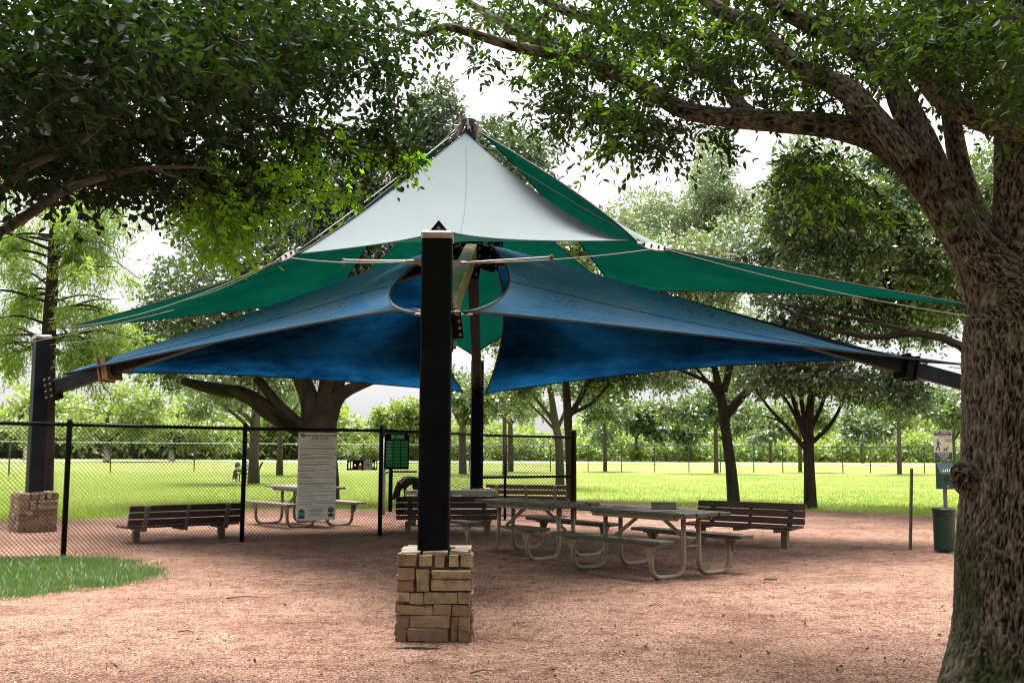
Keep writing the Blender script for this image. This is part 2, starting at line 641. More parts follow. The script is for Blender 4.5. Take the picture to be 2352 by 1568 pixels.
bump(n, tex_noise(n, v, 40, 6, 0.7), 0.8, 0.02, b)
M['mortar'] = m_


def bark_mat(name, furrow, ridge, lichen, moss):
    m_, n, b, o = mat(name)
    at = N(n, 'ShaderNodeAttribute', attribute_name='ridge')
    v = coords(n)
    fine = tex_noise(n, v, 38, 6, 0.75)
    ad = N(n, 'ShaderNodeMath', operation='MULTIPLY_ADD')
    ad.inputs[1].default_value = 0.45
    n.links.new(fine, ad.inputs[0])
    n.links.new(at.outputs['Fac'], ad.inputs[2])
    r = ramp(n, [(0.34, furrow), (0.74, tuple((a_ + c_) / 2.4 for a_, c_ in zip(furrow, ridge))), (1.0, ridge)], ad.outputs[0])
    li = ramp(n, [(0.55, (0, 0, 0)), (0.66, (0.5,) * 3)], tex_noise(n, v, 7, 7, 0.75))
    col = mixc(n, li.outputs[0], r.outputs[0], mixc(n, fine, tuple(c_ * 0.5 for c_ in lichen), lichen))
    zz = N(n, 'ShaderNodeSeparateXYZ')
    n.links.new(v, zz.inputs[0])
    low = N(n, 'ShaderNodeMapRange')                      # moss grows thickest near the ground
    low.inputs[1].default_value, low.inputs[2].default_value = 1.3, 0.0
    low.inputs[3].default_value, low.inputs[4].default_value = 0.0, 0.22
    n.links.new(zz.outputs[2], low.inputs[0])
    ms_ = N(n, 'ShaderNodeMath', operation='ADD')
    n.links.new(tex_noise(n, v, 2.2, 6, 0.7), ms_.inputs[0])
    n.links.new(low.outputs[0], ms_.inputs[1])
    mo = ramp(n, [(0.57, (0, 0, 0)), (0.70, (0.7,) * 3)], ms_.outputs[0])
    col = mixc(n, mo.outputs[0], col, mixc(n, fine, tuple(c_ * 0.4 for c_ in moss), moss))
    fur = ramp(n, [(0.04, (0.5, 0.47, 0.44)), (0.25, (1, 1, 1))], at.outputs['Fac'])
    col = mixc(n, 1.0, col, fur.outputs[0], 'MULTIPLY')
    n.links.new(col, b.inputs['Base Color'])
    b.inputs['Roughness'].default_value = 0.95
    b.inputs['Specular IOR Level'].default_value = 0.2
    bump(n, tex_noise(n, v, 60, 8, 0.75), 0.7, 0.01, b)
    return m_


M['oakbark'] = bark_mat('furrowed_oak_bark', (0.022, 0.016, 0.011), (0.225, 0.188, 0.145), (0.28, 0.265, 0.225), (0.045, 0.07, 0.018))
M['bark'] = bark_mat('grey_brown_bark', (0.012, 0.008, 0.006), (0.085, 0.06, 0.042), (0.085, 0.072, 0.052), (0.05, 0.055, 0.02))
M['palebark'] = bark_mat('pale_grey_bark', (0.06, 0.048, 0.038), (0.2, 0.165, 0.135), (0.26, 0.24, 0.2), (0.11, 0.11, 0.06))
M['twig'] = simple('twig_bark', (0.09, 0.065, 0.045), 0.9, 0, 0.3, 20)

# foliage
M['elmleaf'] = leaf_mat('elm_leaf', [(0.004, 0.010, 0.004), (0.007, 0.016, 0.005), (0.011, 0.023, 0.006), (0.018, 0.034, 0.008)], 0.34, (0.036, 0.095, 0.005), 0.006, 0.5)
M['backlitelm'] = leaf_mat('backlit_elm_leaf', [(0.03, 0.085, 0.005), (0.055, 0.14, 0.007), (0.09, 0.19, 0.009), (0.14, 0.23, 0.012)], 0.68, (0.34, 0.70, 0.012), 0.008, 0.5)  # lighter copy of the elm leaf: backlight painted into the hanging sprays
M['backlitoak'] = leaf_mat('backlit_oak_leaf', [(0.02, 0.052, 0.005), (0.04, 0.09, 0.007), (0.06, 0.125, 0.009), (0.10, 0.16, 0.012)], 0.66, (0.28, 0.56, 0.014), 0.008, 0.45)  # lighter copy of the oak leaf, its colour standing in for backlight
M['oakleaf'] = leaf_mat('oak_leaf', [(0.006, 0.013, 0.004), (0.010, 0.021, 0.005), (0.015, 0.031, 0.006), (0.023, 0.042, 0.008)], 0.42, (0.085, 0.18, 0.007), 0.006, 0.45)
M['darkleaf'] = leaf_mat('evergreen_oak_leaf', [(0.014, 0.027, 0.010), (0.024, 0.043, 0.015), (0.035, 0.06, 0.02), (0.055, 0.08, 0.028)], 0.30, (0.12, 0.22, 0.02), 0.10, 0.30)
M['midleaf'] = leaf_mat('mid_green_leaf', [(0.025, 0.045, 0.012), (0.04, 0.07, 0.018), (0.055, 0.09, 0.024), (0.08, 0.115, 0.032)], 0.40, (0.22, 0.36, 0.04), 0.08, 0.32)
M['paleleaf'] = leaf_mat('pale_green_leaf', [(0.07, 0.10, 0.03), (0.09, 0.13, 0.045), (0.12, 0.165, 0.06), (0.15, 0.19, 0.07)], 0.40, (0.34, 0.46, 0.10), 0.12, 0.35)
M['brightleaf'] = leaf_mat('bright_green_leaf', [(0.06, 0.10, 0.02), (0.11, 0.165, 0.03), (0.17, 0.215, 0.04), (0.24, 0.26, 0.06)], 0.45, (0.40, 0.58, 0.06), 0.04, 0.5)
M['cypress'] = leaf_mat('cypress_needles', [(0.07, 0.13, 0.015), (0.11, 0.18, 0.02), (0.15, 0.23, 0.025), (0.2, 0.27, 0.035)], 0.55, (0.46, 0.68, 0.04), 0.03, 0.5)

# cloth
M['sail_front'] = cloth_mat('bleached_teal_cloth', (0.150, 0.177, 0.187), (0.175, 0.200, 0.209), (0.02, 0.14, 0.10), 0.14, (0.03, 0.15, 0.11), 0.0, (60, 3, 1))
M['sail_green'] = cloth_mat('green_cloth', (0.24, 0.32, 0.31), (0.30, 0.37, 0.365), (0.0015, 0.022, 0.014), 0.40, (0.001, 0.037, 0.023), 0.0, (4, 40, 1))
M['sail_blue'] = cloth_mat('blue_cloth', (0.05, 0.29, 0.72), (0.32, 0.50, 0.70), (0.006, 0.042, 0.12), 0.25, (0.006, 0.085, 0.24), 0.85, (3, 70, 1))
M['hem'] = plain('dark_hem', (0.01, 0.014, 0.016), 0.8)
M['seam'] = plain('seam_stitching', (0.075, 0.10, 0.11), 0.9)

# ================================================================== ground
fx = np.linspace(-1, 1, 61)
gx, gy = np.meshgrid(np.sign(fx) * np.abs(fx) ** 2 * 500, np.linspace(0, 1, 61) ** 2 * 720 - 20)
vv = np.stack([gx.ravel(), gy.ravel(), np.zeros(gx.size)], 1)
idx = np.arange(gx.size).reshape(gx.shape)
ff = np.stack([idx[:-1, :-1].ravel(), idx[:-1, 1:].ravel(), idx[1:, 1:].ravel(), idx[1:, :-1].ravel()], 1)
lawn = link('lawn', np_mesh('lawn', vv, ff), M['lawn'])
lawn['kind'] = 'structure'

# gravel yard: outline measured from the photograph, its far edge ragged
edge = [(-260, 1205), (0, 1196), (140, 1196), (250, 1192), (420, 1174), (560, 1166), (690, 1168), (880, 1170), (1000, 1150),
        (1180, 1150), (1330, 1150), (1500, 1160), (1680, 1167), (1860, 1174), (2050, 1180), (2190, 1190), (2400, 1200), (2700, 1215)]
far = [G(x, y) for x, y in edge]
far_edge = []
ep = catmull([(p.x, p.y) for p in far], 220)
for i, (x, y) in enumerate(ep):
    dlt = 0.55 * noise.noise((x * 0.55, y * 0.2, 3)) + 0.25 * noise.noise((x * 2.1, 1, 5)) + 0.1 * noise.noise((x * 7, 4, 5))
    far_edge.append((x, y + dlt * 1.4))
cols = []
NR = 90
for x, y in far_edge:
    near = -6.0
    col_ = [(x * (1 - (1 - t) * 0.0), near + (y - near) * t) for t in np.linspace(0, 1, NR) ** 0.8]
    cols.append(col_)
ga = np.array(cols)
gz = np.zeros(ga.shape[:2])
for i in range(ga.shape[0]):
    for j in range(ga.shape[1]):
        x, y = ga[i, j]
        gz[i, j] = 0.03 + 0.022 * noise.noise((x * 0.5, y * 0.5, 0)) + 0.010 * noise.noise((x * 1.7, y * 1.7, 9))
gz[:, -1] = 0.004
vv = np.concatenate([ga.reshape(-1, 2), gz.reshape(-1, 1)], 1)
idx = np.arange(ga.shape[0] * ga.shape[1]).reshape(ga.shape[:2])
ff = np.stack([idx[:-1, :-1].ravel(), idx[1:, :-1].ravel(), idx[1:, 1:].ravel(), idx[:-1, 1:].ravel()], 1)
grav = link('gravel_yard', np_mesh('gravel_yard', vv, ff, smooth=True), M['gravel'])
grav['kind'] = 'structure'
GZ = 0.03


def gzat(x, y):
    return 0.03 + 0.022 * noise.noise((x * 0.5, y * 0.5, 0)) + 0.010 * noise.noise((x * 1.7, y * 1.7, 9))


# loose granite chips on the near gravel
npb = 60000
u = rng.random(npb)
py = 6.6 + 9.5 * u ** 1.7
px = (rng.random(npb) - 0.5) * (py * 1.12 + 1.0) + 0.15
s = rng.gamma(3.0, 0.0012, npb) + 0.002
ang = rng.random(npb) * 6.283
octv = np.array([(1, 0, 0), (0, 0.7, 0), (-1, 0, 0), (0, -0.7, 0), (0, 0, 0.55), (0, 0, -0.4)])
octf = np.array([(0, 1, 4), (1, 2, 4), (2, 3, 4), (3, 0, 4)])
pz = np.array([gzat(a_, b_) for a_, b_ in zip(px, py)])
ca, sa = np.cos(ang), np.sin(ang)
jv = octv[None] * (1 + 0.5 * (rng.random((npb, 6, 3)) - 0.5)) * s[:, None, None]
X = jv[..., 0] * ca[:, None] - jv[..., 1] * sa[:, None] + px[:, None]
Yv = jv[..., 0] * sa[:, None] + jv[..., 1] * ca[:, None] + py[:, None]
Z = jv[..., 2] + pz[:, None] + 0.002
vv = np.stack([X, Yv, Z], -1).reshape(-1, 3)
ff = (octf[None] + (np.arange(npb) * 6)[:, None, None]).reshape(-1, 3)
chips = link('gravel_chips', np_mesh('gravel_chips', vv, ff, np.repeat(rng.random(npb), 4)), M['pebble'])
chips['kind'] = 'stuff'
chips['label'] = 'loose reddish granite chips scattered over the yard'

# path far across the lawn
a, b_ = G(-500, 1060.5), G(2900, 1070)
mb = MB()
for (pa, pb) in [((-90, 104), (-30, 112)), ((-30, 112), (80, 118))]:
    mb.add([(pa[0], pa[1], 0.05), (pb[0], pb[1], 0.05), (pb[0], pb[1] + 9, 0.05), (pa[0], pa[1] + 9, 0.05)], [(0, 1, 2, 3)])
o = mb.build('path', M['path'])
o['kind'] = 'structure'


# ---------------------------------------------------------------- grass
def blades(name, pts, hgt, wid, mat_, lean=0.5, tone=None):
    k = len(pts)
    h = hgt * (0.5 + rng.random(k))
    a = rng.random(k) * 6.283
    dx, dy = np.cos(a), np.sin(a)
    l = h * lean * (rng.random(k))
    la = rng.random(k) * 6.283
    v = np.zeros((k, 3, 3))
    v[:, 0] = pts
    v[:, 1] = pts
    v[:, 0, 0] -= dx * wid
    v[:, 0, 1] -= dy * wid
    v[:, 1, 0] += dx * wid
    v[:, 1, 1] += dy * wid
    v[:, 2] = pts
    v[:, 2, 0] += np.cos(la) * l
    v[:, 2, 1] += np.sin(la) * l
    v[:, 2, 2] += h
    f = np.arange(k * 3).reshape(-1, 3)
    o = link(name, np_mesh(name, v.reshape(-1, 3), f, rng.random(k) if tone is None else tone), mat_)
    o['kind'] = 'stuff'
    return o


# foreground patch
outl = [(-300, 1290), (0, 1290), (110, 1287), (240, 1286), (310, 1298), (350, 1318), (362, 1332), (300, 1346), (210, 1352), (110, 1366), (0, 1382), (-300, 1410)]
poly = np.array([(G(x, y).x, G(x, y).y) for x, y in outl])


def inside(p, poly):
    x, y = p[:, 0], p[:, 1]
    r = np.zeros(len(p), bool)
    j = len(poly) - 1
    for i in range(len(poly)):
        xi, yi = poly[i]
        xj, yj = poly[j]
        c = ((yi > y) != (yj > y)) & (x < (xj - xi) * (y - yi) / (yj - yi + 1e-12) + xi)
        r ^= c
        j = i
    return r


k = 230000
mn, mxx = poly.min(0) - 0.3, poly.max(0) + 0.3
pp = mn + rng.random((k, 2)) * (mxx - mn)
ins = inside(pp + rng.normal(0, 0.11, (k, 2)) + 0.22 * np.array([[noise.noise((x * 2.5, y * 2.5, 8)), noise.noise((x * 2.5, y * 2.5, 18))] for x, y in pp]), poly)
dens = np.array([noise.noise((x * 2.2, y * 2.2, 4)) for x, y in pp])
keep = ins & (rng.random(k) < 0.92 + 0.9 * dens)
pp = pp[keep]
pts = np.concatenate([pp, np.array([[gzat(x, y) - 0.005] for x, y in pp])], 1)
o = blades('grass_patch', pts, 0.05, 0.0026, M['grass_deep'], 1.3)
o['label'] = 'dark green grass patch on the gravel before the fence'
# lawn grass near the yard
k = 190000
Yg = 21.5 + 44 * rng.random(k) ** 2.0
Xg = (rng.random(k) - 0.5) * 1.25 * Yg
fe = np.array(far_edge)
order = np.argsort(fe[:, 0])
ye = np.interp(Xg, fe[order, 0], fe[order, 1])
soft = rng.normal(0, 0.25, k) + 0.35 * np.array([noise.noise((x * 0.9, 7.7, 1)) for x in Xg])
keep = (Yg > ye + soft) & ~((Yg < ye + 2.2) & (np.array([noise.noise((x * 0.7, y * 0.7, 2)) for x, y in zip(Xg, Yg)]) > 0.12 + 0.25 * (Yg - ye)))
Xg, Yg = Xg[keep], Yg[keep]
tone = np.clip(0.42 + 0.75 * np.array([noise.noise((x * 0.30, y * 0.16, 3)) + 0.5 * noise.noise((x * 1.1, y * 0.8, 6)) for x, y in zip(Xg, Yg)]) + rng.normal(0, 0.17, len(Xg)), 0, 0.99)
o = blades('lawn_grass', np.stack([Xg, Yg, np.zeros(len(Xg))], 1), 0.06, 0.011, M['grass'], 0.7, tone)
o['label'] = 'short bright green grass of the sunny lawn'
# thin tufts strayed over the gravel edge and in the yard corner by the fence
k = 5000
i = rng.integers(0, len(far_edge), k)
tx = fe[i, 0] + rng.normal(0, 0.3, k)
ty = fe[i, 1] - np.abs(rng.normal(0, 0.7, k))
keep = np.array([noise.noise((x * 1.4, y * 1.4, 6)) for x, y in zip(tx, ty)]) > 0.12
o = blades('edge_tufts', np.stack([tx[keep], ty[keep], np.full(keep.sum(), 0.02)], 1), 0.07, 0.008, M['grass'], 0.8)
o['label'] = 'thin grass tufts along the ragged gravel edge'


# ================================================================== leaves
def leaf_cloud(org, dirs, length, per, lsize, lwid, droop=0.15, spread=0.8, fold=0.18, six=False, lvar=0.35, planar=0.0, bare=0.1):
    """leaves set alternately along twigs. org (n,3) dirs (n,3)"""
    n_ = len(org)
    dirs = dirs / np.linalg.norm(dirs, axis=1, keepdims=True)
    t = np.linspace(bare, 1, per)[None, :] + rng.normal(0, 0.05, (n_, per))
    L = np.broadcast_to(np.asarray(length).reshape(-1, 1), (n_, 1))
    pos = org[:, None, :] + dirs[:, None, :] * (t * L)[..., None]
    pos[..., 2] -= droop * L * t ** 2
    pos += rng.normal(0, 0.02, pos.shape) * L[..., None]
    rv = rng.normal(0, 1, (n_, 3))
    rv[:, 2] += planar * 3
    side = np.cross(dirs, rv)
    side /= np.linalg.norm(side, axis=1, keepdims=True) + 1e-9
    sgn = np.where(np.arange(per) % 2 == 0, 1.0, -1.0)
    ax = dirs[:, None, :] * 0.75 + side[:, None, :] * sgn[None, :, None] * spread + rng.normal(0, 0.35, (n_, per, 3))
    ax[..., 2] -= droop
    ax /= np.linalg.norm(ax, axis=2, keepdims=True) + 1e-9
    up = rng.normal(0, 0.55, (n_, per, 3))
    up[..., 2] += 0.9
    wv = np.cross(ax, up)
    wv /= np.linalg.norm(wv, axis=2, keepdims=True) + 1e-9
    nv = np.cross(wv, ax)
    sz = lsize * (1 + lvar * (rng.random((n_, per, 1)) * 2 - 1))
    wd = lwid * sz / lsize
    if six:
        v = np.stack([pos, pos + ax * sz * 0.32 + wv * wd * 0.5 + nv * sz * fold * 0.5, pos + ax * sz * 0.72 + wv * wd * 0.42 + nv * sz * fold * 0.3,
                      pos + ax * sz - nv * sz * 0.06, pos + ax * sz * 0.72 - wv * wd * 0.42 + nv * sz * fold * 0.3, pos + ax * sz * 0.32 - wv * wd * 0.5 + nv * sz * fold * 0.5], 2)
        m_ = n_ * per
        base = (np.arange(m_) * 6)[:, None]
        f = np.concatenate([base + np.array([[0, 1, 2, 3]]), base + np.array([[0, 3, 4, 5]])], 1).reshape(-1, 4)
        rn = np.repeat(rng.random(m_), 2)
        return v.reshape(-1, 3), f, rn
    v = np.stack([pos, pos + ax * sz * 0.5 + wv * wd * 0.5 + nv * sz * fold * 0.4, pos + ax * sz, pos + ax * sz * 0.5 - wv * wd * 0.5 + nv * sz * fold * 0.4], 2)
    m_ = n_ * per
    f = (np.arange(m_) * 4)[:, None] + np.array([[0, 1, 2, 3]])
    return v.reshape(-1, 3), f, rng.random(m_)


def twig_mesh(org, dirs, length, droop, r0):
    n_ = len(org)
    dirs = dirs / np.linalg.norm(dirs, axis=1, keepdims=True)
    L = np.broadcast_to(np.asarray(length).reshape(-1, 1), (n_, 1))
    ts = [0, 0.5, 1.0]
    rv = rng.normal(0, 1, (n_, 3))
    a = np.cross(dirs, rv)
    a /= np.linalg.norm(a, axis=1, keepdims=True) + 1e-9
    b = np.cross(dirs, a)
    V = []
    for t in ts:
        c = org + dirs * L * t
        c[:, 2] -= (droop * L * t ** 2)[:, 0]
        r = r0 * (1 - 0.75 * t)
        for k_ in range(3):
            an = 2.094 * k_
            V.append(c + (a * math.cos(an) + b * math.sin(an)) * r)
    V = np.stack(V, 1).reshape(-1, 3)
    q = []
    for i in range(2):
        for k_ in range(3):
            q.append((i * 3 + k_, i * 3 + (k_ + 1) % 3, i * 3 + 3 + (k_ + 1) % 3, i * 3 + 3 + k_))
    f = ((np.arange(n_) * 9)[:, None, None] + np.array(q)[None]).reshape(-1, 4)
    return V, f


def clump_points(clumps, n_, shell=0.55):
    """clumps rows (x,y,z,rx,ry,rz); points near each clump's surface, with outward direction"""
    c = np.array(clumps, float)
    wgt = (c[:, 3] * c[:, 5]) ** 0.95
    i = rng.choice(len(c), n_, p=wgt / wgt.sum())
    d = rng.normal(0, 1, (n_, 3))
    d /= np.linalg.norm(d, axis=1, keepdims=True)
    rr = shell + (1 - shell) * rng.random(n_) ** 0.7
    pos = c[i, :3] + d * c[i, 3:6] * rr[:, None]
    return pos, d


def px_clumps(lst, Y, dY=None, jitter=0.5):
    out = []
    for q in lst:
        x, y, rx = q[0], q[1], q[2]
        ry = q[3] if len(q) > 3 else rx
        Yk = Y + (q[4] if len(q) > 4 else rng.normal(0, jitter))
        p = P(x, y, Yk)
        k_ = Yk / FPX
        out.append((p.x, p.y, p.z, rx * k_, (rx + ry) / 2 * k_, ry * k_))
    return out


def break_up(clumps, n_each=5, f=0.55, out=0.75):
    """each clump into smaller lobes around its surface so the outline is uneven"""
    res = []
    for (x, y, z, a, b, c) in clumps:
        for _ in range(n_each):
            d = rng.normal(0, 1, 3)
            d /= np.linalg.norm(d)
            s_ = f * (0.65 + 0.6 * rng.random())
            res.append((x + d[0] * a * out, y + d[1] * b * out, z + d[2] * c * out, a * s_, b * s_, c * s_))
        res.append((x, y, z, a * 0.7, b * 0.7, c * 0.7))
    return res


def crown(parent, clumps, twigs, per, tl, ls, lw, mt, droop=0.15, up=0.25, world=True, shell=0.5, name='crown', six=False, outw=1.0):
    pos, d = clump_points(clumps, twigs, shell)
    dr = d * outw + rng.normal(0, 0.5, d.shape)
    dr[:, 2] += up
    ln = tl * (0.6 + 0.8 * rng.random(twigs))
    v, f, rn = leaf_cloud(pos - dr / np.linalg.norm(dr, axis=1, keepdims=True) * ln[:, None] * 0.5, dr, ln, per, ls, lw, droop, six=six)
    o = link(name, np_mesh(name, v, f, rn), mt, parent, world)
    o['kind'] = 'stuff'
    return o


def limb_mesh(paths, nseg=8, n_along=10, rough=0.06, fr_scale=1.0):
    """paths: list of lists of (x,y,z,r). returns np verts, faces, ridge"""
    V, F, Rg = [], [], []
    off = 0
    for pth in paths:
        q = catmull(pth, max(n_along, 2 * len(pth)))
        pts = q[:, :3]
        rad = q[:, 3]
        k_ = len(pts)
        prev = None
        for i in range(k_):
            d = Vector(pts[min(i + 1, k_ - 1)] - pts[max(i - 1, 0)]).normalized()
            if prev is None:
                prev, _, _ = frame_from(d)
            prev = (prev - d * prev.dot(d)).normalized()
            py_ = d.cross(prev)
            for j in range(nseg):
                t = 2 * math.pi * j / nseg
                e = prev * math.cos(t) + py_ * math.sin(t)
                nz = noise.noise(Vector(pts[i]) * 3.0 + e * 1.5)
                rr = rad[i] * (1 + rough * nz * 2)
                V.append(tuple(Vector(pts[i]) + e * rr))
                Rg.append(0.35 + 0.5 * noise.noise((t * 4, i * 0.9, off)))
        for i in range(k_ - 1):
            for j in range(nseg):
                a_ = off + i * nseg + j
                b2 = off + i * nseg + (j + 1) % nseg
                F.append((a_, b2, b2 + nseg, a_ + nseg))
        off += k_ * nseg
    return np.array(V), np.array(F), np.array(Rg)


def trunk_obj(parent, paths, mt, nseg=8, n_along=10, name='trunk', rough=0.06):
    v, f, rg = limb_mesh(paths, nseg, n_along, rough)
    me = np_mesh(name, v, f, None, True)
    at_ = me.attributes.new('ridge', 'FLOAT', 'POINT')
    at_.data.foreach_set('value', rg.astype(np.float32))
    return link(name, me, mt, parent, True)


def pxpath(lst, Y):
    """(px,py,rpx[,Y]) -> (x,y,z,r)"""
    out = []
    for q in lst:
        Yk = q[3] if len(q) > 3 else Y
        p = P(q[0], q[1], Yk)
        out.append((p.x, p.y, p.z, q[2] * Yk / FPX))
    return out


# ================================================================== trees behind the canopy
def mid_tree(name, label, base, Y, trunks, clumps, twigs, per, tl, ls, lw, mt, bk, group=None, droop=0.12, up=0.25, nb=4, jitter=0.7, f=0.55):
    b0 = G(*base)
    t = thing(name, label, 'tree', (b0.x, b0.y, 0), 0, group)
    cl = break_up(px_clumps(clumps, Y, jitter=jitter), nb, f)
    paths = [pxpath(q, Y) for q in trunks]
    paths[0][0] = (b0.x, b0.y, -0.15, paths[0][0][3])
    paths[0][-1] = paths[0][-1]
    top = paths[0][-1]
    # hidden limbs from the trunk's top into the lobes
    for c in cl[::max(1, len(cl) // 10)]:
        a_ = Vector(top[:3])
        e = Vector(c[:3])
        mid_ = a_.lerp(e, 0.5) + Vector((0, 0, 0.15 * (e - a_).length))
        r0 = top[3] * 0.55
        paths.append([(*a_, r0), (*mid_, r0 * 0.6), (*e, r0 * 0.2)])
    trunk_obj(t, paths, bk, 8, 8)
    crown(t, cl, twigs, per, tl, ls, lw, mt, droop, up)
    return t


BG = 'trees standing on the lawn beyond the yard'
# great evergreen behind the canopy
mid_tree('oak_tree', 'huge dark evergreen oak with several stems right behind the blue canopy', (738, 1152), 29.5,
         [[(738, 1152, 44), (738, 1010, 35), (742, 960, 32), (752, 900, 23), (760, 840, 20)],
          [(722, 985, 30), (712, 920, 24), (690, 860, 20), (660, 760, 15)],
          [(728, 1012, 24), (690, 982, 22), (640, 960, 22), (560, 905, 17), (500, 895, 15), (440, 880, 11), (385, 862, 8)],
          [(700, 990, 18), (640, 930, 13), (600, 880, 11), (560, 830, 9)],
          [(765, 930, 18), (790, 900, 15), (850, 876, 10), (910, 860, 7)],
          [(752, 960, 24), (775, 880, 17), (800, 780, 12)]],
         [(700, 600, 190, 170), (900, 520, 170, 180), (990, 360, 105, 120), (1010, 290, 80, 80), (1150, 400, 110, 110), (1210, 360, 70, 75), (1180, 520, 110, 110),
          (560, 650, 170, 170), (420, 690, 110, 130), (500, 560, 120, 110), (800, 430, 130, 110), (640, 480, 120, 110), (1060, 560, 150, 140), (820, 720, 170, 120), (600, 780, 160, 80), (300, 780, 70, 60), (380, 800, 90, 60)],
         19000, 8, 0.42, 0.14, 0.066, M['darkleaf'], M['bark'], None, jitter=1.6, nb=6)

# cypress behind the left post
b0 = G(96, 1196)
cyp = thing('cypress_tree', 'feathery yellow green bald cypress rising behind the sunlit left post', 'tree', (b0.x, b0.y, 0))
Yc = 22.0
br = []
tips_o, tips_d = [], []
trunkp = [(96, 1190, 26), (104, 1000, 21), (112, 770, 17), (120, 640, 14), (124, 520, 11), (128, 400, 8), (130, 300, 4)]
br.append(pxpath(trunkp, Yc))
for k_ in range(64):
    yy = 330 + 500 * rng.random()
    xx = np.interp(yy, [300, 1000], [130, 104])
    p0 = P(xx, yy, Yc)
    sgn = 1 if rng.random() < 0.62 else -1
    ln_ = (0.9 + 1.6 * rng.random()) * (1.0 if yy > 420 else 0.7)
    dd = Vector((sgn * (0.5 + 0.5 * rng.random()), rng.normal(0, 0.6), rng.normal(0.02, 0.22))).normalized()
    p1 = p0 + dd * ln_ * 0.5 + Vector((0, 0, 0.08))
    p2 = p0 + dd * ln_ + Vector((0, 0, -0.12 * ln_))
    br.append([(*p0, 0.035), (*p1, 0.022), (*p2, 0.008)])
    for q in range(13):
        tt = 0.25 + 0.75 * rng.random()
        c = p0.lerp(p2, tt) + Vector((0, 0, 0.08 * math.sin(tt * 3)))
        tips_o.append(c)
        e = Vector((dd.x * 0.5 + rng.normal(0, 0.5), dd.y * 0.5 + rng.normal(0, 0.5), -0.35 + rng.normal(0, 0.25)))
        tips_d.append(e)
trunk_obj(cyp, br, M['bark'], 8, 8)
to, td = np.array(tips_o), np.array(tips_d)
# sprays of needles hang from every twig
o2, d2 = [], []
for a_, d_ in zip(to, td):
    d_ = d_ / np.linalg.norm(d_)
    for q in range(3):
        o2.append(a_ + d_ * 0.16 * q / 2 + rng.normal(0, 0.05, 3))
        e = d_ + rng.normal(0, 0.55, 3)
        e[2] -= 0.35
        d2.append(e)
o2, d2 = np.array(o2), np.array(d2)
v, f, rn = leaf_cloud(o2, d2, 0.38, 20, 0.115, 0.024, 0.35, spread=1.0, fold=0.0)
o = link('crown', np_mesh('crown', v, f, rn), M['cypress'], cyp, True)
o['kind'] = 'stuff'

# the trees seen under and over the right half of the canopy
mid_tree('oak_tree', 'round headed oak with forked trunk behind the right park bench', (1686, 1155), 30.5,
         [[(1686, 1155, 15.5), (1677, 1060, 12.5), (1666, 980, 12), (1660, 935, 12), (1650, 885, 9), (1640, 840, 7)],
          [(1668, 955, 11), (1700, 915, 10), (1735, 880, 8), (1775, 840, 6)],
          [(1662, 900, 9), (1675, 850, 8), (1690, 780, 7)],
          [(1650, 890, 6), (1600, 865, 4.5), (1540, 840, 3)], [(1725, 892, 6), (1745, 850, 5), (1755, 800, 4)], [(1655, 920, 5), (1620, 870, 3.5), (1590, 835, 2.5)]],
         [(1640, 430, 80, 110), (1560, 520, 110, 100), (1700, 500, 80, 100), (1480, 590, 80, 80), (1640, 620, 130, 100), (1520, 680, 110, 80), (1660, 760, 130, 80), (1560, 850, 90, 45), (1720, 850, 80, 45), (1640, 370, 40, 60), (1420, 540, 50, 60)],
         6200, 8, 0.44, 0.135, 0.054, M['paleleaf'], M['bark'], BG, jitter=1.2, up=0.6, nb=6)
mid_tree('oak_tree', 'dark leaved oak with many upright limbs, second trunk right of the park bench', (1862, 1168), 27.5,
         [[(1862, 1168, 17), (1859, 1080, 12.5), (1857, 1020, 13), (1858, 960, 10), (1868, 880, 8), (1876, 820, 6)],
          [(1856, 1010, 8), (1835, 960, 6), (1820, 910, 5), (1800, 850, 4)],
          [(1852, 1032, 6), (1805, 978, 4.5), (1765, 935, 3.5), (1735, 890, 2.5)],
          [(1866, 1015, 6), (1905, 978, 4.5), (1932, 930, 3.5), (1950, 870, 2.5)],
          [(1857, 1005, 6), (1842, 930, 5), (1838, 860, 4)],
          [(1855, 1018, 6), (1822, 945, 4), (1785, 885, 3), (1770, 840, 2)],
          [(1862, 985, 6), (1888, 930, 4.5), (1902, 870, 3.5), (1910, 820, 2.5)],
          [(1868, 900, 6), (1910, 870, 4), (1950, 850, 3)],
          [(1810, 980, 2.5), (1780, 962, 2), (1750, 955, 1.5)]],
         [(1900, 560, 140, 150), (2050, 600, 140, 150), (1840, 700, 120, 100), (1980, 720, 140, 90), (2100, 720, 110, 100), (1800, 840, 110, 55), (1930, 860, 120, 50), (2060, 880, 90, 55), (1760, 600, 90, 100), (2130, 500, 90, 110), (1775, 880, 60, 30), (1850, 880, 60, 30), (1960, 895, 60, 34), (2010, 910, 50, 34)],
         10500, 8, 0.40, 0.13, 0.064, M['darkleaf'], M['bark'], BG, jitter=1.3, nb=6)
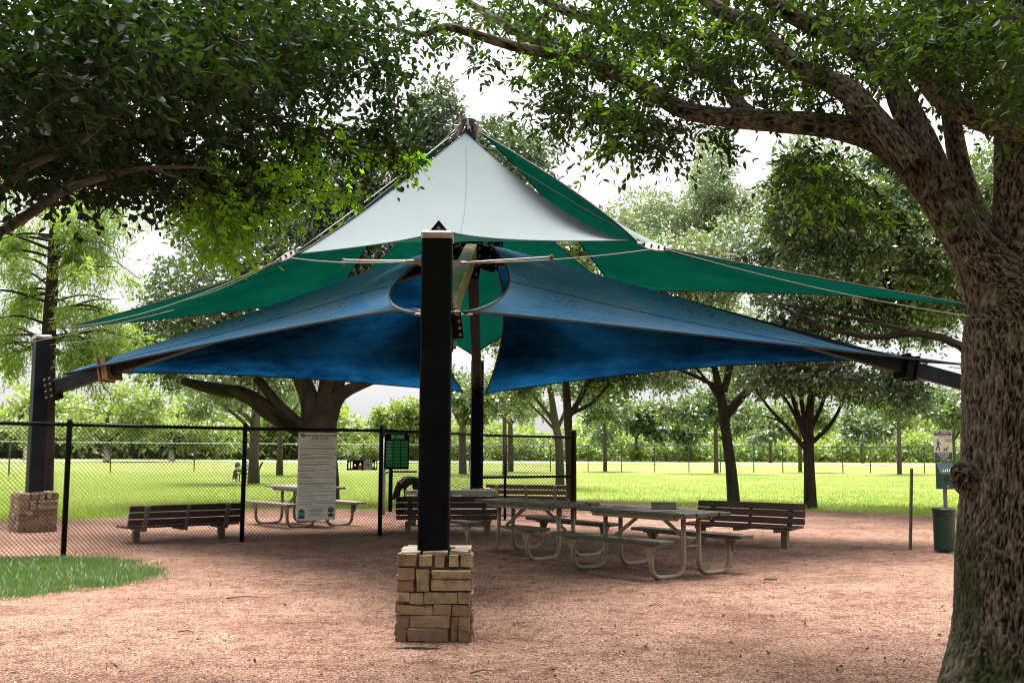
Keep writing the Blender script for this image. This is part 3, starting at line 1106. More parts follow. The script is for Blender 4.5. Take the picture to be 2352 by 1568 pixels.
mid_tree('oak_tree', 'sunny mid green oak crown above the right sail, behind the big limb', (2260, 1185), 25,
         [[(2260, 1185, 24), (2262, 1000, 20), (2255, 850, 17), (2240, 700, 13)],
          [(2262, 860, 12), (2200, 790, 10), (2100, 765, 8), (2010, 775, 7), (1920, 760, 5), (1850, 735, 4), (1800, 705, 3)],
          [(2100, 765, 5), (2010, 740, 5), (1900, 720, 3), (1800, 700, 2)],
          [(2240, 700, 11), (2180, 600, 9), (2120, 520, 6)]],
         [(1830, 420, 100, 100), (1930, 470, 130, 110), (1840, 540, 100, 90), (2050, 430, 120, 110), (2130, 540, 110, 130), (1960, 600, 100, 80), (2230, 480, 110, 130), (2350, 450, 140, 150), (2180, 680, 90, 70), (2330, 640, 120, 110)],
         10500, 8, 0.40, 0.125, 0.062, M['midleaf'], M['bark'], None, jitter=1.0, nb=6)
mid_tree('oak_tree', 'slim dark trunked oak just behind the fence end post', (1312, 1150), 31.5,
         [[(1312, 1150, 10), (1306, 1000, 9), (1303, 930, 10), (1300, 880, 8), (1295, 830, 6)],
          [(1304, 960, 7), (1330, 920, 6), (1350, 880, 5), (1385, 850, 3)],
          [(1310, 950, 5), (1360, 925, 4), (1400, 880, 3)]],
         [(1290, 760, 110, 90), (1380, 800, 90, 80), (1300, 640, 110, 110), (1350, 540, 60, 80), (1220, 850, 70, 55), (1330, 870, 90, 45), (1430, 860, 70, 50)],
         4200, 8, 0.40, 0.135, 0.064, M['midleaf'], M['bark'], BG)
mid_tree('oak_tree', 'grey trunked oak left of the slim one behind the chain link panel', (1286, 1121), 41,
         [[(1288, 1121, 11), (1284, 1020, 9), (1275, 970, 9), (1265, 900, 6), (1250, 850, 4)],
          [(1280, 985, 5), (1300, 940, 4), (1320, 880, 3)],
          [(1272, 970, 5), (1235, 920, 4), (1195, 880, 3), (1170, 850, 2)],
          [(1272, 985, 3), (1250, 960, 3), (1215, 925, 2)]],
         [(1250, 830, 90, 60), (1190, 860, 60, 50), (1320, 830, 70, 60), (1270, 740, 110, 80), (1180, 780, 80, 60)],
         2600, 8, 0.5, 0.17, 0.08, M['midleaf'], M['palebark'], BG)
mid_tree('oak_tree', 'open crowned oak on the lawn hiding a seated person, left of the sign', (583, 1110), 44.5,
         [[(583, 1110, 15), (583, 1050, 11), (586, 985, 11), (588, 930, 9), (590, 880, 6)],
          [(586, 980, 6), (560, 950, 5), (520, 930, 4), (480, 905, 3)],
          [(584, 1000, 5), (550, 960, 4), (500, 925, 3), (455, 900, 2)],
          [(590, 960, 5), (615, 925, 4), (640, 890, 3)],
          [(588, 930, 5), (575, 900, 4), (560, 870, 3)]],
         [(480, 905, 70, 40), (570, 880, 80, 45), (430, 880, 50, 35), (450, 935, 35, 30), (660, 890, 50, 40), (560, 790, 130, 80), (530, 930, 30, 20)],
         2400, 8, 0.45, 0.15, 0.066, M['midleaf'], M['palebark'], BG, jitter=0.8)
mid_tree('oak_tree', 'thin oak on the lawn between the spreading oak and the sign', (642, 1091), 58,
         [[(642, 1091, 9), (643, 1020, 6), (644, 970, 6), (648, 920, 4)],
          [(644, 985, 3), (625, 960, 3), (605, 930, 2)], [(645, 980, 3), (670, 950, 3), (690, 920, 2)]],
         [(640, 900, 70, 45), (690, 890, 50, 40), (600, 910, 45, 35), (650, 840, 80, 50)],
         900, 8, 0.6, 0.19, 0.08, M['midleaf'], M['palebark'], BG)
far_list = [
    # base, Y, trunk width, crown centre y, rx, ry, material, label
    ((1063, 1088), 63, 10, 920, 60, 70, 'midleaf', 'thick pale trunked tree behind the mesh beside the back post'),
    ((1160, 1091), 60, 6, 900, 75, 65, 'midleaf', 'slender tree with leaning trunk behind the mesh of the end panel'),
    ((1173, 1082), 71, 7, 930, 70, 50, 'paleleaf', 'shaggy tree beside the slender leaning one beyond the mesh'),
    ((1390, 1082), 73, 5, 925, 75, 60, 'midleaf', 'pale slim tree standing right of the fence end post on the lawn'),
    ((1645, 1086), 69, 6, 925, 85, 65, 'midleaf', 'pale slim tree half behind the forked oak on the far lawn'),
    ((1838, 1083), 74, 5, 950, 70, 45, 'paleleaf', 'pale young tree hidden left of the many limbed oak'),
    ((2066, 1089), 69, 6, 930, 85, 65, 'midleaf', 'pale forked young tree left of the pet waste sign'),
    ((1770, 1062), 128, 5, 975, 70, 45, 'midleaf', 'small dark crowned tree far off beyond the lawn fence'),
    ((1980, 1062), 126, 5, 975, 75, 50, 'midleaf', 'small broad crowned tree beyond the fence, near the right edge'),
    ((1462, 1058), 138, 4, 960, 70, 50, 'midleaf', 'round dark tree beyond the path, right of the end post'),
    ((1578, 1058), 138, 3, 990, 45, 28, 'midleaf', 'little low tree by the hedge left of the forked oak'),
    ((2190, 1072), 100, 6, 950, 80, 70, 'midleaf', 'feathery tall tree behind the pet waste sign'),
    ((246, 1062), 112, 8, 950, 150, 75, 'brightleaf', 'broad sunlit tree over the fence between the left post and bench'),
    ((395, 1060), 120, 7, 985, 110, 45, 'brightleaf', 'low bright tree beyond the lawn, above the fenced bench'),
    ((60, 1058), 140, 6, 985, 90, 40, 'paleleaf', 'hazy greyish tree at the far left beyond the post'),
    ((905, 1058), 140, 5, 965, 90, 45, 'brightleaf', 'bright bushy tree far off above the green notice board'),
]
for (bx, Yf, tw, cyy, rx, ry, mt_, lab) in far_list:
    bs = bx
    cl_ = [(bs[0] + rng.normal(0, rx * 0.45), cyy + rng.normal(0, ry * 0.35), rx * 0.5, ry * 0.5) for _ in range(7)] + [(bs[0], cyy, rx * 0.6, ry * 0.6)]
    sc_ = Yf / 70.0
    mid_tree('oak_tree' if mt_ != 'brightleaf' else 'leafy_tree', lab, bs, Yf,
             [[(bs[0], bs[1], tw), (bs[0] - 1, cyy + ry * 0.9, tw * 0.75), (bs[0] + 1, cyy, tw * 0.4)],
              [(bs[0], cyy + ry * 0.95, tw * 0.45), (bs[0] - rx * 0.35, cyy + ry * 0.35, tw * 0.25)],
              [(bs[0], cyy + ry * 0.9, tw * 0.45), (bs[0] + rx * 0.35, cyy + ry * 0.3, tw * 0.25)]],
             cl_, 900, 8, 0.7 * sc_, 0.28 * sc_, 0.14 * sc_, M[mt_], M['palebark'], BG, jitter=1.2, up=0.35)

# far wood and hedge, each one mass
def mass(name, label, spans, nlv, ls, mt_):
    pos = []
    for (x0, x1, Y0, Y1, h0, h1, wgt) in spans:
        k2 = int(nlv * wgt)
        xs = x0 + (x1 - x0) * rng.random(k2)
        ys = Y0 + (Y1 - Y0) * rng.random(k2)
        top = np.array([h0 + (h1 - h0) * (0.45 + 0.85 * noise.noise((x * 0.10, 3.3, y * 0.02)) + 0.6 * noise.noise((x * 0.33, 1.3, 4.4))) for x, y in zip(xs, ys)])
        gap = np.array([noise.noise((x * 0.07, 9.1, 2.2)) + 0.5 * noise.noise((x * 0.21, 4.1, 7.2)) for x in xs]) if Y0 > 100 else np.zeros(k2)
        top = top * np.clip(1.0 + 1.6 * np.minimum(gap + 0.12, 0), 0.28, 1)
        z = top * (0.03 + 0.97 * rng.random(k2) ** 0.7)
        pos.append(np.stack([xs, ys, z], 1))
    pos = np.concatenate(pos)
    d = rng.normal(0, 1, pos.shape)
    d[:, 2] += 0.4
    v, f, rn = leaf_cloud(pos, d, ls * 2.5, 5, ls, ls * 0.5)
    cell = np.array([noise.noise((q[0] * 0.16, q[1] * 0.1, q[2] * 0.25)) for q in pos])
    rn = np.clip(np.repeat(0.5 + cell * 0.8, 5) + rng.normal(0, 0.12, len(rn)), 0, 0.999)
    o = link(name, np_mesh(name, v, f, rn), mt_)
    o['kind'] = 'stuff'
    o['label'] = label
    return o


mass('far_wood', 'bright green wood filling the horizon behind the lawn', [(-95, 95, 152, 164, 2.6, 7.4, 0.7), (-75, -25, 140, 152, 4, 9, 0.3)], 30000, 0.9, M['brightleaf'])
mass('hedge', 'dense dark green hedge along the far side of the lawn', [(-85, 85, 141, 147, 1.7, 3.6, 1.0)], 11000, 0.6, M['brightleaf'])

mass('added_leaf_screen', 'leafy wood at the photographer\'s back', [(-26, 26, -16, -11, 8.0, 12.0, 1.0)], 13000, 0.55, M['midleaf'])  # out of view, added to cut low sky light on camera-facing surfaces

# ================================================================== the big oak at the right
OB = P(2335, 1600, 6.75)
oak = thing('oak_tree', 'massive furrowed oak trunk with spreading limbs at the right edge', 'tree', (OB.x, OB.y, 0))
Yo = 6.75


def hero(path, nseg, nal, amp, fu, fv, flare=None, seed=0):
    q = catmull(path, nal)
    pts, rad = q[:, :3], q[:, 3]
    V = np.zeros((nal, nseg, 3))
    Rg = np.zeros((nal, nseg))
    prev, s_ = None, 0.0
    for i in range(nal):
        d = Vector(pts[min(i + 1, nal - 1)] - pts[max(i - 1, 0)]).normalized()
        if prev is None:
            prev, _, _ = frame_from(d)
        prev = (prev - d * prev.dot(d)).normalized()
        py_ = d.cross(prev)
        if i:
            s_ += float(np.linalg.norm(pts[i] - pts[i - 1]))
        for j in range(nseg):
            t = 2 * math.pi * j / nseg
            e = prev * math.cos(t) + py_ * math.sin(t)
            c = e * rad[i]
            wob = noise.noise(Vector((c.x * 5, c.y * 5, s_ * 2 + seed))) * 0.5
            wq = noise.noise_vector(Vector((c.x * 13, c.y * 13, s_ * 6 + seed))) * 0.55
            q3 = Vector((c.x * fu + wob, c.y * fu + c.z * fu, s_ * fv + seed)) + wq
            n1 = 1 - abs(noise.noise(q3)) * 2.4
            n2 = 1 - abs(noise.noise(q3 * 1.9 + Vector((5, 3, 1)))) * 2.2
            n3 = noise.noise(Vector((q3.x * 2.5, q3.y * 2.5, q3.z * 5.0)))
            h = max(n1, n2 * 0.85) * 0.85 + 0.28 * n3
            h = max(0.0, min(1.0, (h - 0.22) * 1.2))
            lump = noise.noise(Vector((c.x * 2.2, c.y * 2.2, s_ * 1.1 + seed))) * 0.05
            rr = rad[i] * (1 + lump) + amp * (h - 0.5)
            if flare:
                rr += flare(s_, t)
            V[i, j] = Vector(pts[i]) + e * rr
            Rg[i, j] = h
    idx = np.arange(nal * nseg).reshape(nal, nseg)
    nx = np.roll(idx, -1, 1)
    F = np.stack([idx[:-1].ravel(), nx[:-1].ravel(), nx[1:].ravel(), idx[1:].ravel()], 1)
    return V.reshape(-1, 3), F, Rg.ravel()


def hero_obj(name, path, nseg, nal, amp, fu=22, fv=5, flare=None, seed=0, mt_=None):
    v, f, rg = hero(path, nseg, nal, amp, fu, fv, flare, seed)
    me = np_mesh(name, v, f, None, True)
    a_ = me.attributes.new('ridge', 'FLOAT', 'POINT')
    a_.data.foreach_set('value', rg.astype(np.float32))
    return link(name, me, mt_ or M['oakbark'], oak, True)


def oflare(s_, t):
    r = 0
    if s_ < 0.75:
        k2 = (1 - s_ / 0.75) ** 2
        r += k2 * (0.10 + 0.24 * max(0, math.cos(3 * t + 0.4)) ** 2)
    return r


b0 = Vector((OB.x, OB.y, -0.12))
tp = [(b0.x, b0.y, b0.z, 0.40)] + pxpath([(2340, 1480, 136), (2336, 1300, 132), (2342, 1130, 128), (2346, 950, 126), (2346, 800, 124), (2338, 710, 112), (2312, 655, 88), (2272, 612, 60), (2222, 540, 40)], Yo)
hero_obj('trunk', tp, 320, 430, 0.021, 44, 8.0, oflare, 0)
limb_defs = [
    ([(2325, 730, 90), (2266, 615, 66), (2196, 500, 53), (2132, 412, 48), (2064, 345, 41), (1990, 308, 34), (1900, 288, 29), (1810, 281, 26), (1710, 273, 24), (1643, 267, 22), (1576, 254, 21), (1526, 230, 20), (1476, 200, 19), (1393, 157, 16), (1326, 133, 14), (1193, 110, 12), (1060, 70, 10), (1016, 63, 9), (970, 80, 7), (920, 70, 5)], Yo, 1.6, 72, 260, 0.014),
    ([(1730, 272, 20), (1700, 245, 19), (1670, 200, 18), (1610, 158, 17), (1543, 103, 16), (1443, 77, 14), (1376, 50, 12), (1310, 30, 11), (1253, 3, 9), (1180, -30, 6)], Yo + 0.9, 1.0, 40, 110, 0.008),
    ([(1310, 130, 11), (1210, 87, 10), (1126, 37, 9), (1070, 3, 8), (1000, -30, 5)], Yo + 1.4, 0.6, 28, 60, 0.005),
    ([(2100, 380, 36), (2016, 285, 31), (1957, 218, 29), (1912, 191, 26), (1844, 159, 24), (1776, 104, 22), (1730, 54, 20), (1666, 32, 18), (1600, -20, 14)], Yo + 0.1, 0.7, 56, 130, 0.010),
    ([(2160, 450, 42), (2122, 345, 38), (2080, 250, 33), (2040, 170, 29), (1957, 104, 27), (1866, 59, 23), (1789, 14, 20), (1700, -60, 15)], Yo + 0.15, 0.5, 56, 130, 0.010),
    ([(2275, 570, 34), (2215, 420, 25), (2185, 270, 22), (2172, 120, 20), (2165, -40, 17)], Yo + 0.45, 0.3, 44, 110, 0.010),
    ([(2340, 720, 90), (2342, 600, 66), (2344, 450, 60), (2346, 300, 58), (2348, 130, 55), (2355, -60, 48)], Yo + 0.05, -0.1, 96, 190, 0.018),
    ([(2360, 300, 34), (2290, 285, 30), (2230, 264, 28), (2175, 236, 26), (2130, 190, 24), (2104, 140, 24), (2098, 118, 22)], Yo - 0.2, -0.25, 44, 70, 0.010),
]
for i, (pth, Ya, dY, ns, nal, amp) in enumerate(limb_defs):
    k2 = len(pth)
    pp_ = [(q[0], q[1], q[2], Ya + dY * j / (k2 - 1)) for j, q in enumerate(pth)]
    hero_obj('limb', pxpath(pp_, Ya), ns, nal, amp * 0.8, 50, 11, None, 3.7 * i + 2)
# sawn stub on the crossing limb, and the burl on the trunk's left side
mb = MB()
e0, e1 = P(2101, 126, Yo - 0.46), P(2095, 110, Yo - 0.49)
mb.tube([e0, e1, e1 + (e1 - e0) * 0.05], [0.068, 0.066, 0.03], 16)
mb.build('cut_stub', M['bark'], oak, True)
kb = [(*P(2255, 1110, Yo - 0.02), 0.16), (*P(2218, 1092, Yo - 0.05), 0.105), (*P(2196, 1080, Yo - 0.06), 0.06), (*P(2186, 1076, Yo - 0.06), 0.02)]
hero_obj('burl', kb, 70, 44, 0.03, 34, 18, None, 9.1)


def near_foliage(parent, zones, per, tl, ls, lw, mt_, droop, twig_r=0.0025, out_dir=None, hero_n=300, planar=0.3, spread=0.8):
    """zones: (px,py,rx,ry,Y0,Y1,twigs). Leaves along twigs; the ones that show largest are objects."""
    O, D = [], []
    for (x, y, rx, ry, Y0, Y1, cnt) in zones:
        for _ in range(cnt):
            a_ = rng.random() * 6.283
            r_ = math.sqrt(rng.random())
            p = P(x + rx * r_ * math.cos(a_), y + ry * r_ * math.sin(a_), Y0 + (Y1 - Y0) * rng.random())
            O.append(p)
            d = Vector(out_dir or (0, 0, 0)) + Vector((rng.normal(0, 0.7), rng.normal(0, 0.7), rng.normal(-0.15, 0.45)))
            D.append(d)
    O, D = np.array(O), np.array(D)
    ln = tl * (0.55 + 0.9 * rng.random(len(O)))
    v, f, rn = leaf_cloud(O, D, ln, per, ls, lw, droop, spread=spread, six=True, planar=planar)
    nl = len(v) // 6
    v6 = v.reshape(nl, 6, 3)
    c = v6.mean(1)
    # size in the picture and whether it is in the frame
    rel = c - np.array(CAMP)
    dep = rel @ np.array(FWD)
    sx = CX + FPX * (rel @ np.array(RT)) / dep
    sy = CY - FPX * (rel @ np.array(UP)) / dep
    size = np.linalg.norm(v6[:, 3] - v6[:, 0], axis=1) / dep * ((sx > -10) & (sx < 2362) & (sy > -10) & (sy < 1578))
    big = np.argsort(-size)[:hero_n]
    keep = np.ones(nl, bool)
    keep[big] = False
    kv = v6[keep].reshape(-1, 3)
    base = (np.arange(keep.sum()) * 6)[:, None]
    kf = np.concatenate([base + np.array([[0, 1, 2, 3]]), base + np.array([[0, 3, 4, 5]])], 1).reshape(-1, 4)
    o_ = link('foliage', np_mesh('foliage', kv, kf, np.repeat(rng.random(keep.sum()), 2)), mt_, parent, True)
    o_['kind'] = 'stuff'
    inv = FR[parent.name].inverted()
    tv, tf = twig_mesh(O, D, ln, droop, twig_r)
    o_ = link('twigs', np_mesh('twigs', tv, tf), M['twig'], parent, True)
    o_['kind'] = 'stuff'
    # shared leaf meshes
    shp = []
    for k3 in range(4):
        fo, wi, cu = 0.12 + 0.08 * k3, lw / ls * (0.9 + 0.08 * k3), 0.05 + 0.03 * k3
        xs = [0, 0.12, 0.34, 0.58, 0.80, 1.0]
        hw = [0.03, 0.30, 0.48, 0.46, 0.27, 0.0]
        V_, F_ = [], []
        for t, h_ in zip(xs, hw):
            z_ = -cu * 4 * (t - 0.3) ** 2
            V_ += [(t, -h_ * wi, z_ + fo * h_ * 0.5), (t, 0, z_), (t, h_ * wi, z_ + fo * h_ * 0.5)]
        for i_ in range(5):
            a_ = i_ * 3
            F_ += [(a_, a_ + 1, a_ + 4, a_ + 3), (a_ + 1, a_ + 2, a_ + 5, a_ + 4)]
        me = bpy.data.meshes.new('leaf')
        me.from_pydata(V_, [], F_)
        me.polygons.foreach_set('use_smooth', [True] * len(me.polygons))
        me.materials.append(mt_)
        shp.append(me)
    for q in big:
        a_, tip = Vector(v6[q, 0]), Vector(v6[q, 3])
        x_ = tip - a_
        L_ = x_.length
        x_.normalize()
        wv_ = (Vector(v6[q, 1]) - Vector(v6[q, 5])).normalized()
        z_ = x_.cross(wv_).normalized()
        wv_ = z_.cross(x_)
        mm = Matrix((x_ * L_, wv_ * L_, z_ * L_)).transposed().to_4x4()
        mm.translation = a_
        ob = bpy.data.objects.new('leaf', random.choice(shp))
        COL.objects.link(ob)
        ob.parent = parent
        ob.matrix_local = inv @ mm


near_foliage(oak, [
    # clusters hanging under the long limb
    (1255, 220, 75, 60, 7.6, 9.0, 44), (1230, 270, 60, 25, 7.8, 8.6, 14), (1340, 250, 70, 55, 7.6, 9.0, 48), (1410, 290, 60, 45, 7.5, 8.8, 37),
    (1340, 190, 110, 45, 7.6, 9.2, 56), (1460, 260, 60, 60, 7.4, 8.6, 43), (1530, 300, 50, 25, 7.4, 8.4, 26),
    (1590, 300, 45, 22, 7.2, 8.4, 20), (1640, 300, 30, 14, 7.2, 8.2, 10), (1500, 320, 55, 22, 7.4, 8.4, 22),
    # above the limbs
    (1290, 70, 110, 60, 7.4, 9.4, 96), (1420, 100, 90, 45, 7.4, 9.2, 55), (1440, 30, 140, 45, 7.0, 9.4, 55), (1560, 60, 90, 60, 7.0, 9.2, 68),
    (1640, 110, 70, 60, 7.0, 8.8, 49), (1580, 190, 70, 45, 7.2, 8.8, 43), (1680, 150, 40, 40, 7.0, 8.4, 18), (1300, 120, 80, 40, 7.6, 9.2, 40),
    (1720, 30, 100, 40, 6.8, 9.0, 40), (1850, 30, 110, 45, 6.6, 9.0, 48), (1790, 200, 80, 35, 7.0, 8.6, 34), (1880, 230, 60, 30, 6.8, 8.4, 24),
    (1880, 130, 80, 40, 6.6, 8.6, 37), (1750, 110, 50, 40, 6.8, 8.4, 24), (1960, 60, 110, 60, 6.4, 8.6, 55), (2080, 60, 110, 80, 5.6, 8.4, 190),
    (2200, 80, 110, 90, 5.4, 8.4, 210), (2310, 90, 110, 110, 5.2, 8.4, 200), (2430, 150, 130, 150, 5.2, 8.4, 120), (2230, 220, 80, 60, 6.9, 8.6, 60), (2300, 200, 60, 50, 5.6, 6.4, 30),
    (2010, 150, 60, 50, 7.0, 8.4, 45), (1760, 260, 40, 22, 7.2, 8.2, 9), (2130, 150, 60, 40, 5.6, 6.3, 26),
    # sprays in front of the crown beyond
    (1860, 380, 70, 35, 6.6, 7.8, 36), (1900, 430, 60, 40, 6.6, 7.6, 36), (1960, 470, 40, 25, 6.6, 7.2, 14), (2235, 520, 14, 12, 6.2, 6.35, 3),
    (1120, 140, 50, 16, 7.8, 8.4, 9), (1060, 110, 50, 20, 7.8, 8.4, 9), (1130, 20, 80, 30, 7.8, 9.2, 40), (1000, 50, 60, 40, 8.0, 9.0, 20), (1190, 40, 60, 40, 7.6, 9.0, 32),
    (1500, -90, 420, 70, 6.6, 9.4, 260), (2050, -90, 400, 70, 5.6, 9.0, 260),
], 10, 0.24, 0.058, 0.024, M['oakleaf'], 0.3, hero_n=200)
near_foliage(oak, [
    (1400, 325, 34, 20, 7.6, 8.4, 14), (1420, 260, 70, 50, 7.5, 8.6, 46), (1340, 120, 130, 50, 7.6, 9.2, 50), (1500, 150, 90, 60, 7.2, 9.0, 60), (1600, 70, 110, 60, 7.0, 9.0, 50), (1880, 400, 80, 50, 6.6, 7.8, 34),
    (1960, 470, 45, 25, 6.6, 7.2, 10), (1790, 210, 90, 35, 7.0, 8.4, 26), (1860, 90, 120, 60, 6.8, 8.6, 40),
], 10, 0.24, 0.058, 0.024, M['backlitoak'], 0.3, hero_n=100)

# ================================================================== the leafy tree reaching in from the left
EB = Vector((-4.3, 4.6, 0))
elm = thing('elm_tree', 'shady elm whose leafy boughs hang in at the upper left', 'tree', EB)
lim = [
    [(*EB, 0.26), (-4.25, 4.62, 1.2, 0.22), (-4.1, 4.7, 2.2, 0.19), (-3.8, 4.8, 3.0, 0.15), (-3.5, 4.9, 4.0, 0.10)],
    [(-4.15, 4.68, 1.95, 0.12)] + pxpath([(-120, 590, 15.0, 4.45), (0, 532, 13.6, 5.2), (68, 491, 12.2, 4.75), (150, 436, 10.9, 4.95), (245, 405, 8.2, 5.15), (341, 386, 5.4, 5.35), (477, 386, 3.4, 5.65), (560, 410, 2.0, 5.75)], 5),
    [(-4.1, 4.7, 2.2, 0.10)] + pxpath([(-120, 520, 10.9, 4.35), (0, 445, 10.2, 5.0), (45, 395, 9.5, 4.50), (105, 364, 8.8, 4.55), (182, 327, 8.2, 4.65), (250, 273, 6.1, 4.75), (327, 236, 4.1, 4.85), (420, 200, 2.7, 4.95)], 5),
    pxpath([(140, 440, 8.2, 4.95), (218, 373, 6.8, 5.35), (282, 336, 6.1, 5.65), (336, 314, 5.4, 5.85), (432, 309, 4.8, 6.25), (509, 291, 4.1, 6.45), (591, 286, 4.1, 6.65), (673, 291, 3.4, 6.85), (745, 314, 2.7, 6.95), (818, 345, 2.0, 7.05), (900, 350, 1.4, 7.15)], 5),
    [(-3.8, 4.8, 2.9, 0.11)] + pxpath([(0, 260, 10.9, 4.8), (150, 190, 8.8, 4.65), (330, 120, 6.8, 5.05), (520, 100, 5.4, 5.65), (700, 90, 4.1, 6.25), (850, 60, 2.7, 6.65)], 5),
    pxpath([(150, 190, 6.1, 4.65), (240, 60, 4.8, 4.85), (400, -20, 3.4, 5.05)], 5),
    pxpath([(430, 310, 3.4, 6.25), (560, 190, 2.7, 6.45), (720, 140, 2.0, 6.65), (800, 60, 1.4, 6.85)], 5),
    pxpath([(341, 386, 3.4, 5.35), (430, 420, 2.7, 5.45), (480, 480, 2.0, 5.55), (500, 560, 1.4, 5.55)], 5),
    pxpath([(591, 286, 2.0, 6.65), (660, 400, 2.0, 6.65), (740, 440, 1.4, 6.65), (800, 430, 1.4, 6.65)], 5),
]
v, f, rg = limb_mesh(lim, 14, 26, 0.08)
me = np_mesh('trunk', v, f, None, True)
a_ = me.attributes.new('ridge', 'FLOAT', 'POINT')
a_.data.foreach_set('value', (rg * 1.1).astype(np.float32))
link('trunk', me, M['oakbark'], elm, True)
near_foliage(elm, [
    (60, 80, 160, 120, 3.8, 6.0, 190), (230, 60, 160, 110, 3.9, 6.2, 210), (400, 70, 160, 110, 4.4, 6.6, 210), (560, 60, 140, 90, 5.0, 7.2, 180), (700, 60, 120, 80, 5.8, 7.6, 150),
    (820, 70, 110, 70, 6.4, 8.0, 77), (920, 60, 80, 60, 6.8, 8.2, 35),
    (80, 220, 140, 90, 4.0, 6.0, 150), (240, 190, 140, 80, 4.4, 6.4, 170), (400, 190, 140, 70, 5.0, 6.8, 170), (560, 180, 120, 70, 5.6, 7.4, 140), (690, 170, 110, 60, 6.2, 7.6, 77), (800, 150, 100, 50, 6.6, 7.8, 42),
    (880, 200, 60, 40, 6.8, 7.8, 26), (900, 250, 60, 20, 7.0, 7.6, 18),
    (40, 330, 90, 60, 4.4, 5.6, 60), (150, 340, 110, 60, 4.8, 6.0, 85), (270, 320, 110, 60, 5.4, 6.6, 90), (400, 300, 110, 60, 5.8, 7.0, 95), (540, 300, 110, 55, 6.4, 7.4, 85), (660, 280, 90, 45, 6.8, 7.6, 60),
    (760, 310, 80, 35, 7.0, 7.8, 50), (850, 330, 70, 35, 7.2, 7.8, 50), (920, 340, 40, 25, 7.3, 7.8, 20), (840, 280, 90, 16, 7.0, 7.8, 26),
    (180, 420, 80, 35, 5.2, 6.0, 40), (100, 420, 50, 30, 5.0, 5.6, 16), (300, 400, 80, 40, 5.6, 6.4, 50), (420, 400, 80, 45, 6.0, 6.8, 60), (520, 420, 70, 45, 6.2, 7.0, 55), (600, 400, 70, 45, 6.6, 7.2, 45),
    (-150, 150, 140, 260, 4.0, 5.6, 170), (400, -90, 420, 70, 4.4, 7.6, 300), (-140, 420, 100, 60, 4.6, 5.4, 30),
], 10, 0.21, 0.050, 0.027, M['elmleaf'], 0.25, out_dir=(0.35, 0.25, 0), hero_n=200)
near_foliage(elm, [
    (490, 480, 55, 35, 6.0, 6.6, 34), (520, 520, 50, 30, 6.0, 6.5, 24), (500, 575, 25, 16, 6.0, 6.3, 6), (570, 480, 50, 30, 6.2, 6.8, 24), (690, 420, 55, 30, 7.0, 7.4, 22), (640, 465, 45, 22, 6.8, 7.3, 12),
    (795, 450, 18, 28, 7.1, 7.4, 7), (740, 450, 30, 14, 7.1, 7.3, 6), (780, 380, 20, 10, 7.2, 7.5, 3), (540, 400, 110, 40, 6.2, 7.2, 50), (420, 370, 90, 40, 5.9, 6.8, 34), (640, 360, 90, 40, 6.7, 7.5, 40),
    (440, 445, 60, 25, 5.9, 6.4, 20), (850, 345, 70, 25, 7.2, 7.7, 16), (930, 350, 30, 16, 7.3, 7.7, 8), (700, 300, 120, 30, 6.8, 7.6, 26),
], 10, 0.21, 0.050, 0.027, M['backlitelm'], 0.25, out_dir=(0.35, 0.25, 0), hero_n=100)

def top_crown(parent, cl, n_tw, mt_):  # lobes out of view, added to block sky and shade the boughs
    crown(parent, break_up(cl, 5, 0.6), n_tw, 8, 0.35, 0.10, 0.055, mt_, 0.15, 0.2, name='upper_shade_crown')


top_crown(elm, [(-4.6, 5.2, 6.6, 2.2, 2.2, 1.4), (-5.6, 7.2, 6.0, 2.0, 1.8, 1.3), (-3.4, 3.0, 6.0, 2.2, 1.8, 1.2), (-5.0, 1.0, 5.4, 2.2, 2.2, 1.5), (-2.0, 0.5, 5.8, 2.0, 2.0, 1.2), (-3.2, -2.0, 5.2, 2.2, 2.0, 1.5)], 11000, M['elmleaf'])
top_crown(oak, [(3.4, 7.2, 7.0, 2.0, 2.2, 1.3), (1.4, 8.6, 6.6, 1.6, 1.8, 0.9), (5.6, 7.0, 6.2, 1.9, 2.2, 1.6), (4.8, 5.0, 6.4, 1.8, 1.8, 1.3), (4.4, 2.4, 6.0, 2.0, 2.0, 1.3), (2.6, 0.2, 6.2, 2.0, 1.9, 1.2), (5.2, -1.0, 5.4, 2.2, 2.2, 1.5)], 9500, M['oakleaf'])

# ================================================================== shade canopy
S = thing('shade_canopy', 'four posted shade canopy of stretched green and blue sails', 'shade canopy', (0, 0, 0))
POSTS = {'front': Vector((-0.615, 8.45, 0)), 'left': Vector((-8.45, 18.7, 0)), 'back': Vector((-0.71, 21.5, 0)), 'right': Vector((8.25, 17.6, 0))}
HUB = P(1084, 575, 15.3)


def post(p, rot, top, wd, nm, mt_):
    mb = MB()
    rm = Matrix.Rotation(rot, 3, 'Z')
    mb.box((p.x, p.y, top / 2 + 0.1), (wd, wd, top - 0.2), rm, 0.012)
    o_ = mb.build('post', mt_, S, True)
    o_['label'] = nm
    mb = MB()
    mb.box((p.x, p.y, top + 0.008), (wd + 0.014, wd + 0.014, 0.075), rm, 0.018)
    mb.build('post_cap', M['capmetal'], o_, True)
    return o_


pf = post(POSTS['front'], 0.02, P(1005, 541, 8.32).z, 0.247, 'black square post nearest the camera', M['black'])
post(POSTS['left'], R(38), P(105, 776, 18.7).z, 0.26, 'blue black post beyond the fence at left', M['navy'])
post(POSTS['back'], 0.1, P(1098, 830, 21.5).z, 0.25, 'black post at the back of the canopy', M['black'])
post(POSTS['right'], R(-40), 3.25, 0.26, 'post hidden behind the oak trunk', M['navy'])
